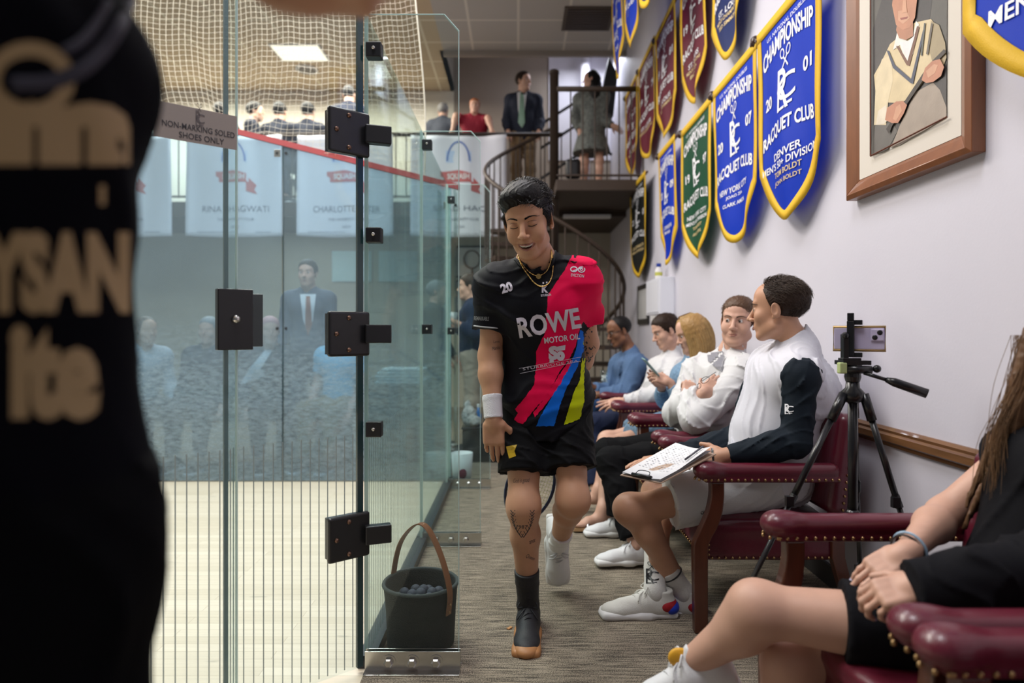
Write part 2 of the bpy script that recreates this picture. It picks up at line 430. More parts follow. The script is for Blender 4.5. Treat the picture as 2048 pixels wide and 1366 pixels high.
def tile_mat(name, c, line, size=.61, lw=.02):
    m = mat(name, c, .9, bump=.3, bscale=60); nt = m.node_tree; N = nt.nodes.new; L = nt.links.new; b = nt.nodes['Principled BSDF']
    g = N('ShaderNodeNewGeometry'); sp = N('ShaderNodeSeparateXYZ'); L(g.outputs['Position'], sp.inputs[0]); outs = []
    for ax in 'XY':
        a = N('ShaderNodeMath'); a.operation = 'DIVIDE'; L(sp.outputs[ax], a.inputs[0]); a.inputs[1].default_value = size
        f = N('ShaderNodeMath'); f.operation = 'FRACT'; L(a.outputs[0], f.inputs[0])
        l = N('ShaderNodeMath'); l.operation = 'LESS_THAN'; L(f.outputs[0], l.inputs[0]); l.inputs[1].default_value = lw/size*1.6; outs.append(l)
    mx = N('ShaderNodeMath'); mx.operation = 'MAXIMUM'; L(outs[0].outputs[0], mx.inputs[0]); L(outs[1].outputs[0], mx.inputs[1])
    mm = N('ShaderNodeMix'); mm.data_type = 'RGBA'; mm.inputs['A'].default_value = tuple(c)+(1,); mm.inputs['B'].default_value = tuple(line)+(1,)
    L(mx.outputs[0], mm.inputs['Factor']); L(mm.outputs['Result'], b.inputs['Base Color']); return m
def carpet_mat():
    m = mat('carpet', (.2, .17, .14), .95); nt = m.node_tree; N = nt.nodes.new; L = nt.links.new; b = nt.nodes['Principled BSDF']
    g = N('ShaderNodeNewGeometry'); mp = N('ShaderNodeMapping'); mp.inputs['Scale'].default_value = (7, 130, 1); L(g.outputs['Position'], mp.inputs[0])
    n = N('ShaderNodeTexNoise'); n.inputs['Scale'].default_value = 1; n.inputs['Detail'].default_value = 4; n.inputs['Roughness'].default_value = .65; L(mp.outputs[0], n.inputs['Vector'])
    n2 = N('ShaderNodeTexNoise'); n2.inputs['Scale'].default_value = 260; n2.inputs['Detail'].default_value = 2; L(g.outputs['Position'], n2.inputs['Vector'])
    a = N('ShaderNodeMath'); a.operation = 'MULTIPLY_ADD'; L(n2.outputs['Fac'], a.inputs[0]); a.inputs[1].default_value = .9; L(n.outputs['Fac'], a.inputs[2])
    cr = N('ShaderNodeValToRGB'); L(a.outputs[0], cr.inputs[0]); e = cr.color_ramp.elements
    e[0].position = .78; e[0].color = (.040, .033, .026, 1); e[1].position = 1.16; e[1].color = (.34, .285, .215, 1)
    x = cr.color_ramp.elements.new(.945); x.color = (.16, .132, .098, 1)
    L(cr.outputs[0], b.inputs['Base Color']); bp = N('ShaderNodeBump'); bp.inputs['Strength'].default_value = .6; bp.inputs['Distance'].default_value = .004
    L(a.outputs[0], bp.inputs['Height']); L(bp.outputs[0], b.inputs['Normal']); return m
def maple_mat():
    m = mat('maple', (.7, .6, .45), .38); nt = m.node_tree; N = nt.nodes.new; L = nt.links.new; b = nt.nodes['Principled BSDF']
    g = N('ShaderNodeNewGeometry'); bk = N('ShaderNodeTexBrick'); L(g.outputs['Position'], bk.inputs['Vector'])
    bk.inputs['Scale'].default_value = 1; bk.inputs['Brick Width'].default_value = .9; bk.inputs['Row Height'].default_value = .058; bk.inputs['Mortar Size'].default_value = .0009
    bk.inputs['Color1'].default_value = (.72, .645, .52, 1); bk.inputs['Color2'].default_value = (.63, .555, .43, 1); bk.inputs['Mortar'].default_value = (.42, .34, .24, 1)
    mp = N('ShaderNodeMapping'); mp.inputs['Scale'].default_value = (3, 60, 1); L(g.outputs['Position'], mp.inputs[0]); n = N('ShaderNodeTexNoise'); n.inputs['Scale'].default_value = 1; n.inputs['Detail'].default_value = 4; L(mp.outputs[0], n.inputs['Vector'])
    # dark scuffs left by shoes
    mp2 = N('ShaderNodeMapping'); mp2.inputs['Rotation'].default_value = (0, 0, .7); mp2.inputs['Scale'].default_value = (5, 26, 1); L(g.outputs['Position'], mp2.inputs[0])
    n2 = N('ShaderNodeTexNoise'); n2.inputs['Scale'].default_value = 1; n2.inputs['Detail'].default_value = 2; L(mp2.outputs[0], n2.inputs['Vector'])
    r = N('ShaderNodeMapRange'); L(n2.outputs['Fac'], r.inputs[0]); r.inputs[1].default_value = .70; r.inputs[2].default_value = .78; r.inputs[3].default_value = 1; r.inputs[4].default_value = .72
    r1 = N('ShaderNodeMapRange'); L(n.outputs['Fac'], r1.inputs[0]); r1.inputs[3].default_value = .86; r1.inputs[4].default_value = 1.12
    q = N('ShaderNodeMath'); q.operation = 'MULTIPLY'; L(r.outputs[0], q.inputs[0]); L(r1.outputs[0], q.inputs[1])
    vm = N('ShaderNodeVectorMath'); vm.operation = 'SCALE'; L(bk.outputs['Color'], vm.inputs[0]); L(q.outputs[0], vm.inputs['Scale']); L(vm.outputs[0], b.inputs['Base Color']); return m
M_wall = mat('wall_paint', (.62, .605, .68), .55, bump=.12, bscale=90)
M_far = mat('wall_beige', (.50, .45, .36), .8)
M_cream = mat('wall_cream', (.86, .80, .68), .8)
M_white = mat('white', (.75, .74, .74), .6)
M_black = mat('black_metal', (.012, .012, .014), .32, spec=.5)
M_steel = mat('steel', (.62, .61, .58), .25, metal=1)
M_bronze = mat('bronze_paint', (.055, .037, .027), .5, spec=.3)
M_wood = mat('mahogany', (.085, .024, .012), .32, var=.5, vscale=30, stretch=(1, 1, .15), coat=.3)
M_rail = mat('walnut_rail', (.16, .075, .03), .35, var=.6, vscale=40, stretch=(1, .1, 1), coat=.3)
M_leather = mat('burgundy_leather', (.105, .009, .022), .34, bump=.25, bscale=350, coat=.25, var=.15, vscale=25)
M_brass = mat('brass_nail', (.42, .27, .13), .3, metal=1)
M_glass = glass_mat('court_glass', (.88, .935, .925), haze=.012, hcol=(.5, .62, .64), refl=.35, body=.03)
M_glassD = glass_mat('door_glass', (.93, .965, .96), haze=.006, hcol=(.6, .72, .78), refl=.3, body=.02)
M_glassS = glass_mat('side_glass', (.80, .92, 1.0), haze=.15, hcol=(.46, .56, .63), smudge=.45, refl=.3, body=.03)
M_edge = mat('glass_edge', (.015, .045, .05), .15, spec=.6)
M_edgeL = thin_mat('glass_edge_pale', (.55, .72, .70), .75)
M_frit = thin_mat('frit_stripe', (.36, .43, .43), .8)
# ---------------------------------------------------------------- room shell
def struct(name, mb, m, **k): o = mb.out(name, m, **k); o['kind'] = 'structure'; return o
XW = 1.48; XG = -.536; D1, D2, D3, DS = 2.30, 3.645, 4.97, 5.18; YF = 10.3; ZC = 5.0; FL = 2.95
struct('floor', MB().b2((XG, -1.5, -.1), (XW, YF, 0)).b2((-10.2, DS, -.1), (XG, YF, 0)), carpet_mat())
struct('court_floor', MB().b2((-10.2, -1.5, -.1), (XG, DS, 0)), maple_mat())
struct('wall_right', MB().b2((XW, -1.5, -.1), (XW+.15, YF+.15, 5.9)), M_wall)
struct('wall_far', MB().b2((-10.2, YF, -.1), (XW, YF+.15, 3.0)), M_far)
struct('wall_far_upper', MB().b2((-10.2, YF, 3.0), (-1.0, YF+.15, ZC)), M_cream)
struct('wall_far_stair', MB().b2((-1.0, YF, 3.0), (XW, YF+.15, 5.9)).b2((-1.05, 8.8, ZC), (-1.0, YF, 5.9)), mat('wall_tan', (.36, .30, .245), .8))
struct('ceiling', MB().b2((-1.0, -1.5, ZC), (XW, 8.8, ZC+.1)), tile_mat('ceiling_tile', (.52, .48, .44), (.74, .68, .6)))
struct('ceiling_court', MB().b2((-10.2, -1.5, ZC), (-1.0, YF, ZC+.1)), tile_mat('court_ceiling_tile', (.60, .46, .30), (.85, .74, .55)))
struct('ceiling_stair', MB().b2((-1.05, 8.8, 5.8), (XW, YF+.1, 5.9)), M_white)
struct('trim_1', MB().b2((-1.0, 8.8, 4.93), (XW, 8.86, 5.9)), mat('bulkhead_paint', (.36, .31, .27), .8))
struct('trim_2', MB().b2((.5, YF-.02, 3.9), (XW, YF, 5.6)), mat('stairwell_white', (.72, .70, .76), .8))
struct('wall_front', MB().b2((-10.35, -1.5, -.1), (-10.2, YF, ZC)), M_white)
struct('mezzanine_slab', MB().b2((-10.2, 8.8, FL-.2), (XW, YF, FL)), M_bronze)
# chair rail on the right wall
rl = MB(); prof = [(0, -.035), (.012, -.035), (.018, -.02), (.03, -.012), (.03, .012), (.02, .02), (.022, .03), (.01, .04), (0, .04)]
rl.prism([V((XW-x, -1.4, .78+z)) for x, z in prof], (0, 5.1, 0)); o = rl.out('trim_3', M_rail); o['kind'] = 'structure'
o = MB().b2((XW-.015, -1.4, 0), (XW, YF, .1)).out('baseboard_right', mat('rubber_base', (.05, .045, .045), .6)); o['kind'] = 'structure'
# ceiling things in the court
t = thing('ceiling_light', 'square recessed ceiling light glowing warm white over the court', 'ceiling light', (-2.96, 8.87, ZC))
MB().b2((-3.3, 8.6, ZC-.012), (-2.62, 9.13, ZC)).out('frame', M_white, t)
MB().b2((-3.27, 8.63, ZC-.018), (-2.65, 9.1, ZC-.012)).out('diffuser', emit_mat('lamp_glow', (1, .88, .68), 1.6), t)
t = thing('ceiling_speaker', 'round dark ceiling speaker next to the court light', 'speaker', (-3.05, 9.43, ZC))
MB().lathe((-3.05, 9.43, ZC-.02), [(.16, 0), (.16, .02)]).out('rim', M_white, t); MB().lathe((-3.05, 9.43, ZC-.026), [(.13, 0), (.13, .006)]).out('grille', mat('speaker_grille', (.2, .17, .14), .8), t)
t = thing('ceiling_vent', 'dark square air vent in the corridor ceiling above the suited man', 'vent', (.86, 7.9, ZC))
MB().b2((.56, 7.6, ZC-.015), (1.16, 8.2, ZC)).out('frame', mat('vent_dark', (.10, .075, .06), .7), t)
sl = MB()
for i in range(9): sl.b2((.6, 7.65+i*.06, ZC-.025), (1.12, 7.68+i*.06, ZC-.015))
sl.out('louvres', M_bronze, t)
for (x, y) in ((-3.6, 3.0), (-1.9, 4.6), (.1, .2), (-.2, 4.2)):
    pass
# ---------------------------------------------------------------- glass court
GH = 2.32; dD = V((-.769, -.639, 0)); nD = V((.639, -.769, 0)); C1 = V((XG, D1, 0))
def slab(mb, a, b, z0, z1, th, n):      # upright pane from a to b
    a = V(a); b = V(b); n = V(n)*th/2
    p = [a-n, b-n, b+n, a+n]; return mb.add([V((q.x, q.y, z0)) for q in p]+[V((q.x, q.y, z1)) for q in p], [(3, 2, 1, 0), (4, 5, 6, 7), (0, 1, 5, 4), (1, 2, 6, 5), (2, 3, 7, 6), (3, 0, 4, 7)])
bounds = [(D1+.01, D2-.01, 'first'), (D2+.01, D3-.01, 'second'), (D3+.01, DS-.02, 'narrow last')]
for a, b, w in bounds:
    t = thing('court_glass_wall', '%s clear glass panel of the court wall going back from the door hinges' % w, 'glass panel', (XG, a, 0), 'glass panels of the court wall')
    slab(MB(), (XG, a, 0), (XG, b, 0), .045, GH, .012, (1, 0, 0)).out('pane', M_glass, t)
    MB().b2((XG-.007, a, .045), (XG+.007, a+.004, GH)).b2((XG-.007, b-.004, .045), (XG+.007, b, GH)).out('edge', M_edgeL, t)
    s = MB(); y = a+.02
    while y < b-.02: s.b2((XG+.0062, y, .05), (XG+.0068, y+.003, .84)); y += .032
    s.out('frit_stripes', M_frit, t); MB().b2((XG-.03, a, 0), (XG+.03, b, .045)).out('base_channel', mat('channel', (.03, .033, .04), .35), t)
def bracket(mb, x, y, z): mb.b2((x, y-.03, z-.027), (x+.055, y+.012, z+.027))
for (d, w, zs) in ((D1, 'nearest', (2.186, 1.536, .855)), (D2, 'middle', (2.24, 1.21)), (D3, 'farthest', (2.2, 1.2))):
    t = thing('glass_fin', '%s upright glass fin with a cut top corner standing out into the corridor' % w, 'glass fin', (XG, d, 0), 'glass fins')
    X1 = XG+.331
    MB().prism([V((XG+.012, d-.006, .03)), V((X1, d-.006, .03)), V((X1, d-.006, GH-.06)), V((X1-.053, d-.006, GH)), V((XG+.012, d-.006, GH))], (0, .012, 0)).out('pane', M_glassD if w != 'farthest' else M_glass, t)
    MB().b2((X1-.002, d-.0065, .03), (X1+.0005, d+.0065, GH-.06)).tube([(X1, d, GH-.06), (X1-.053, d, GH)], .003, 4).tube([(X1-.053, d, GH), (XG+.01, d, GH)], .0022, 4).out('edge', M_edgeL, t)
    for z in zs:
        q = MB(); bracket(q, XG+.006, d, z); o = q.out('clamp', M_black, t, bevel=.004)
        MB().ball((XG+.035, d-.033, z+.002), .007, 5).out('bolt', M_steel, o)
    q = MB().b2((XG, d-.045, 0), (X1+.005, d+.045, .006)).b2((XG, d-.013, .0), (X1+.005, d-.008, .072)).b2((XG, d+.008, 0), (X1+.005, d+.013, .072))
    o = q.out('floor_bracket', M_steel, t, bevel=.001)
    for i in range(3):
        x = XG+.085+i*.083; MB().lathe((x, d-.013, .036), [(.025, 0), (.025, -.003)], 20, 'y').lathe((x, d-.016, .036), [(.017, 0), (.017, -.010), (.012, -.015)], 6, 'y').out('bolt', M_steel, o)
TD = .475
t = thing('glass_door', 'clear glass court door ajar, black hinges at its right edge and thin grey stripes low down', 'door', C1+dD*.2)
slab(MB(), C1+dD*.012, C1+dD*TD, .02, 2.38, .012, nD).out('pane', M_glassD, t)
slab(MB(), C1+dD*.012, C1+dD*.034, .02, 2.38, .0135, nD).out('hinge_edge', M_edge, t)
slab(MB(), C1+dD*(TD-.012), C1+dD*TD, .02, 2.38, .0135, nD).out('free_edge', thin_mat('edge_grey', (.14, .2, .22), .85), t)
s = MB(); k = .05
while k < TD: p = C1+dD*k+nD*.0068; slab(s, p, p+dD*.0034, .03, .84, .0008, nD); k += .0305
s.out('frit_stripes', M_frit, t)
for z in (1.885, 1.19, .49):
    q = MB(); slab(q, C1+dD*.148+nD*.016, C1-dD*.005+nD*.016, z-.0775, z+.0775, .022, nD); o = q.out('hinge', M_black, t, bevel=.009, seg=3)
    q = MB(); c = C1+nD*.03+V((.03, -.0, z)); R = Matrix.Rotation(.35, 3, 'Z'); q.box(c, (.045, .018, .032), R); q.out('knuckle', M_black, o, bevel=.004)
    slab(MB(), C1+dD*.14-nD*.016, C1+dD*.005-nD*.016, z-.07, z+.07, .014, nD).out('back_plate', M_black, o)
    for (k, dz) in ((.075, .055), (.12, 0), (.075, -.055)): MB().ball(C1+dD*k+nD*.0265+V((0, 0, z+dz)), .009, 5).out('screw', mat('copper_screw', (.2, .12, .09), .4, metal=1), o)
# handle at the free edge
h = C1+dD*.452+nD*.03
q = MB(); slab(q, h+dD*.052, h-dD*.052, 1.142, 1.328, .03, nD); o = q.out('handle', M_black, t, bevel=.003)
MB().ball(h+nD*.018+V((0, 0, 1.236)), .013, 7).out('lock_stud', M_steel, o)
q = MB(); slab(q, h-nD*.055-dD*.025, h-nD*.055-dD*.1, 1.15, 1.318, .03, nD); q.out('inner_handle', M_black, t, bevel=.003)
P0 = .4414
t = thing('court_glass_wall', 'clear glass pane left of the door, printed shoe notice stuck on it', 'glass panel', C1+dD*.8+nD*.022, 'glass panels of the court wall')
slab(MB(), C1+dD*P0+nD*.022, C1+dD*1.15+nD*.022, .02, 2.38, .012, nD).out('pane', M_glassD, t)
slab(MB(), C1+dD*P0+nD*.022, C1+dD*(P0+.004)+nD*.022, .02, 2.38, .0135, nD).out('edge', M_edgeL, t)
s = MB(); k = P0+.02
while k < 1.1: p = C1+dD*k+nD*.0288; slab(s, p, p+dD*.0034, .03, .84, .0008, nD); k += .0305
s.out('frit_stripes', M_frit, t)
# notice on the pane; u runs left to right
k0 = P0+.003
def tsolve(px): r = (px-CX)/F; return (r*(D1+nD.y*.03)-(XG+nD.x*.03))/(dD.x-r*dD.y)
kl = tsolve(308)
def nf(u, v, off=.0): return C1+dD*(k0+(kl-k0)*(1-u))+nD*(.0295+off)+V((0, 0, v))
dl = (C1+dD*kl).y
zt = EYE+(662-205)/F*dl; zb = EYE+(662-277)/F*dl
t = thing('notice_sign', 'taupe notice reading non-marking soled shoes only, stuck on glass beside the door', 'sign', C1+dD*.55+nD*.03+V((0, 0, zb)))
flatdecal('backing', [polyf([(0, zb), (1, zb), (1, zt), (0, zt)])], mat('sign_taupe', (.30, .255, .23), .5), t, lambda u, v: nf(u, v, 0))
zh = zt-zb
it = [word('NON-MARKING SOLED', .53, zb+zh*.42, .88, zh*.17, .01), word('SHOES ONLY', .56, zb+zh*.17, .55, zh*.17, .01)]
flatdecal('lettering', it, mat('sign_ink', (.04, .035, .04), .5), t, lambda u, v: nf(u, v, .001))
S2 = .24*1.0
flatdecal('emblem', [(np.stack([.53+(a[:, 0])/.33*.9, zb+zh*.72+a[:, 1]*1.0], 1), f) for a, f in monogram(0, 0, .042)], mat('sign_ink2', (.12, .10, .10), .5), t, lambda u, v: nf(u, v, .001))
# glass side wall with the sloped red out line
ztop = lambda x: 2.375+.25*(-.494-x)
xs = [-.52, -1.869, -3.2, -4.53, -5.86]
for i in range(4):
    a, b = xs[i]-.004, xs[i+1]+.004
    nm = ('right-hand', 'second', 'third', 'leftmost')[i]
    t = thing('court_side_glass', '%s hazy blue glass pane of the far court side wall under the red line' % nm, 'glass panel', ((a+b)/2, DS, 0), 'panes of the far court side wall')
    MB().prism([V((a, DS-.006, .01)), V((b, DS-.006, .01)), V((b, DS-.006, ztop(b)-.04)), V((a, DS-.006, ztop(a)-.04))], (0, .012, 0)).out('pane', M_glassS, t)
    MB().b2((b, DS-.007, .01), (b+.006, DS+.007, ztop(b)-.05)).out('edge', M_edge, t)
    for z in ((1.2+355/251, 1.22) if i == 1 else (2.2, 1.21)):
        q = MB()
        for dx in (.035, -.035): q.lathe((a+dx, DS-.012, z), [(.012, 0), (.012, .01)], 10, 'y')
        q.out('bolt', M_black, t)
        if z > 1.5: MB().b2((a-.06, DS-.011, z-.03), (a-.008, DS-.007, z+.03)).out('clamp', M_steel, t, bevel=.003)
o = MB().prism([V((-.46, DS-.02, ztop(-.46)-.045)), V((-.46, DS-.02, ztop(-.46))), V((-6.2, DS-.02, ztop(-6.2))), V((-6.2, DS-.02, ztop(-6.2)-.045))], (0, .03, 0)).out('out_line', mat('court_red', (.30, .03, .035), .5, var=.2))
tag(o, 'dark red out line strip sloping along the top of the far glass wall', 'court line')
q = MB()
for x in (-.50, -.56, -.63): q.b2((x-.006, DS+.01, .01), (x+.006, DS+.2, 2.33))
o = q.out('corner_fin', M_glass); tag(o, 'cluster of upright glass fins at the far corner of the court', 'glass fin')
# net above the side wall
def netp(x, z):
    zb_ = ztop(x)
    k = max(0, 1-(z-zb_)/.9); wv = math.sin(x*9)*.03*k+math.sin(x*23+z*5)*.008
    return V((x+.02*math.sin(z*3.1+x*2)+k*k*.10*math.sin(x*4.2), DS+.02+.05*math.sin(x*5+z*2), z+wv))
nt_ = MB(); xr = -.74
x = xr
while x > -4.2:
    z0 = ztop(x); nt_.tube([netp(x, z0+(4.95-z0)*i/26)+V((.16*(i/26)**2*0-.09*((i/26))*(1 if x > xr-.01 else 1), 0, 0)) for i in range(27)], .0014, 3, False); x -= .044
z = 2.42
while z < 4.6:
    xe = xr if z > ztop(xr) else xr
    xl = -4.2
    x0 = min(xr, -.494-(z-2.375)/.25) if z < ztop(-4.2) else -4.2
    pts = []
    n = 60
    lo = -4.2 if z > ztop(-4.2) else -.494-(z-2.375)/.25
    lo = max(lo, -4.2)
    pts = [netp(xr+(lo-xr)*i/n, z)+V((-.09*(z-2.4)/2.5, 0, 0)) for i in range(n+1)]
    if xr-lo > .05: nt_.tube(pts, .0014, 3, False)
    z += .044
nt_.tube([netp(xr, 2.42+2.5*i/26)+V((-.09*(i/26), 0, 0)) for i in range(27)], .006, 6)
o = nt_.out('safety_net', mat('net_white', (.60, .54, .46), .8)); tag(o, 'white square-mesh net hanging from the ceiling above the far glass wall', 'net')
# ---------------------------------------------------------------- gallery: railing, banners, spiral stair
t = thing('gallery_railing', 'brown metal railing along the upstairs gallery with banners tied to it', 'railing', (-2, 8.8, FL))
MB().tube([(-9, 8.8, 3.86), (.62, 8.8, 3.86)], .03, 8).out('top_rail', M_bronze, t, True)
MB().tube([(-9, 8.8, 3.02), (.62, 8.8, 3.02)], .015, 6).out('bottom_rail', M_bronze, t)
q = MB()
for i in range(70): q.tube([(.6-i*.14, 8.8, 3.0), (.6-i*.14, 8.8, 3.86)], .009, 5)
q.out('balusters', M_bronze, t)
M_ban = mat('vinyl_white', (.72, .73, .80), .5)
for (c, name_, side) in ((917, 'SAAD HAQ', 'right-hand end beside the stair'), (690, 'CHARLOTTE SISTER', 'middle, seen through the glass wall'), (468, 'RINA BHAGWATI', 'left of the middle one, seen through the glass'), (246, 'MARK', 'leftmost, half hidden by the black shirt')):
    xc = (c-CX)/F*8.74; hw = .645
    t = thing('squash_banner', 'white squash banner on the gallery railing, '+side, 'banner', (xc, 8.74, 2.48), 'white squash banners on the gallery railing')
    bf = lambda u, v, off=0, xc=xc: V((xc+u+.01*math.sin(v*6)*0, 8.74-off-.02*math.sin(u*7+v*2)-.012*math.sin(u*15), 2.48+v))
    g = MB().grid(lambda a, b: bf(-hw+2*hw*a, 1.36*b-.02*math.sin(a*PI)), 24, 20); o = g.out('cloth', M_ban, t, True)
    sd = o.modifiers.new('s', 'SOLIDIFY'); sd.thickness = .003
    fl = lambda u, v, bf=bf: bf(u, v, .006)
    arch = []
    n = 16
    for i in range(n):
        a0, a1 = PI*i/n, PI*(i+1)/n
        arch.append(barf(math.cos(a0)*.15, 1.0+.26*math.sin(a0), math.cos(a1)*.15, 1.0+.26*math.sin(a1), .022))
    flatdecal('arch_mark', arch, mat('arch_blue', (.06, .14, .45), .5), t, fl)
    flatdecal('sky_mark', [polyf([(-.17, .98), (.17, .98), (.17, 1.14), (-.17, 1.14)])], mat('pale_blue', (.50, .62, .85), .5), t, lambda u, v, bf=bf: bf(u, v, .004))
    flatdecal('ribbon', [flat_cut(*polyf([(-.24, .80), (-.2, .78), (-.2, .72), (.2, .72), (.2, .78), (.3, .68), (.27, .62), (.31, .56), (.17, .6), (.17, .84), (0, .88), (-.17, .86), (-.24, .86)]), .05)], mat('ribbon_red', (.50, .10, .10), .5), t, fl)
    flatdecal('lettering', [word('SQUASH', 0, .79, .30, .09, .03)], M_white, t, lambda u, v, bf=bf: bf(u, v, .009))
    flatdecal('name_text', [word(name_, .02, .36, min(.9, .09*len(name_)), .085, .0), word('THE UNIVERSITY CLUB', .02, .22, .5, .035, 0), word('2024', .02, .12, .12, .03, 0), barf(-.5, .05, .5, .05, .006)], mat('ink_grey', (.14, .15, .2), .6), t, fl)
# landing on the right
o = MB().b2((.45, 7.5, FL-.13), (XW, 8.8, FL)).out('stair_landing', M_bronze, bevel=.01); o['kind'] = 'structure'
t = thing('landing_railing', 'short brown railing on the landing in front of the woman in the dress', 'railing', (.97, 7.52, FL))
MB().tube([(.46, 7.52, FL+1.05), (XW, 7.52, FL+1.05)], .032, 8).out('top_rail', M_bronze, t, True)
q = MB().tube([(.46, 7.52, FL+.05), (XW, 7.52, FL+.05)], .014, 6)
for i in range(7): q.tube([(.62+i*.14, 7.52, FL), (.62+i*.14, 7.52, FL+1.05)], .009, 5)
q.out('balusters', M_bronze, t)
t = thing('under_landing_lamp', 'thin white strip lamp fixed under the landing', 'lamp', (.9, 8.7, FL-.2)); MB().b2((.62, 8.65, FL-.24), (1.25, 8.75, FL-.2)).out('tube', M_white, t)
SX, SY, SR = .457, 8.0, .85
t = thing('spiral_staircase', 'brown metal spiral staircase winding up to the gallery behind the player', 'staircase', (SX, SY, 0))
MB().lathe((SX, SY, 0), [(.056, 0), (.056, 4.36), (.062, 4.36), (.062, 4.4), (.02, 4.42)], 20).out('centre_pole', M_bronze, t, True)
def hx(q, r=SR): a = PI/2+q*PI/2; return SX+r*math.cos(a), SY+r*math.sin(a)      # q in quarter turns from the top, turning left, near, right
zr = lambda q: 3.95-.77*q
MB().tube([(*hx(i/24*1.0), zr(i/24)) for i in range(0, 24*5+6)], .026, 8).out('handrail', M_bronze, t, True)
q = MB()
for i in range(0, 46): k = .06+i*.105; x, y = hx(k); q.tube([(x, y, zr(k)-.98), (x, y, zr(k))], .0095, 6)
q.out('balusters', M_bronze, t)
for i in range(15):
    k = i*.27+.15; z = zr(k)-.93
    if z < .1: break
    q = MB(); a0, a1 = PI/2+k*PI/2-.24, PI/2+k*PI/2+.24
    q.prism([V((SX+.05*math.cos(a0), SY+.05*math.sin(a0), z)), V((SX+(SR+.01)*math.cos(a0), SY+(SR+.01)*math.sin(a0), z)), V((SX+(SR+.01)*math.cos(a1), SY+(SR+.01)*math.sin(a1), z)), V((SX+.05*math.cos(a1), SY+.05*math.sin(a1), z))], (0, 0, -.045))
    q.out('tread', M_bronze, t)
# upper flight behind the landing, conduits and hanging speaker
t = thing('upper_stair_rail', 'black slanted stair rails rising to the right behind the woman in the dress', 'railing', (.9, 9.6, FL))
for z0 in (0, -.35, -.8): MB().tube([(.35, 9.6, 4.25+z0), (1.18, 9.6, 4.78+z0), (1.4, 9.6, 4.6+z0)], .022, 6).out('rail', M_black, t)
o = MB().tube([(1.06, 10.1, 3.0), (1.06, 10.1, 5.7)], .07, 12).out('drain_pipe', mat('pipe_white', (.75, .73, .8), .5), smooth=True); tag(o, 'white vertical pipe on the far wall behind the dress woman', 'pipe')
o = MB().prism([V((1.12, 8.9, 4.25)), V((1.32, 8.9, 4.15)), V((1.38, 8.9, 4.72)), V((1.26, 8.9, 4.95))], (0, .25, 0)).out('wall_speaker', mat('dark_plastic', (.02, .02, .022), .5)); tag(o, 'dark angled loudspeaker high in the corner beside the blue banners', 'speaker')
# ---------------------------------------------------------------- pennants along the right wall
M_gold = mat('gold_trim', (.72, .44, .02), .55, bump=.6, bscale=300, spec=.3)
def cloth_mat(name, c, tl=.35):
    m = mat(name, c, .5, bump=.2, bscale=400, spec=.2); nt = m.node_tree; b = nt.nodes['Principled BSDF']; o = nt.nodes['Material Output']
    t = nt.nodes.new('ShaderNodeBsdfTranslucent'); t.inputs[0].default_value = tuple(min(1, x*1.6+.0) for x in c)+(1,)
    mx = nt.nodes.new('ShaderNodeMixShader'); mx.inputs[0].default_value = tl
    nt.links.new(b.outputs[0], mx.inputs[1]); nt.links.new(t.outputs[0], mx.inputs[2]); nt.links.new(mx.outputs[0], o.inputs[0]); return m
CB = {'blue': cloth_mat('satin_blue', (.002, .040, .52), .26), 'maroon': cloth_mat('satin_maroon', (.14, .012, .03), .15), 'navy': cloth_mat('satin_navy', (.012, .025, .12), .15), 'green': cloth_mat('satin_green', (.008, .075, .035), .15), 'black': cloth_mat('satin_black', (.012, .014, .014), .1)}
M_thw = mat('thread_white', (.8, .8, .84), .5); M_thg = mat('thread_gold', (.65, .5, .25), .5)
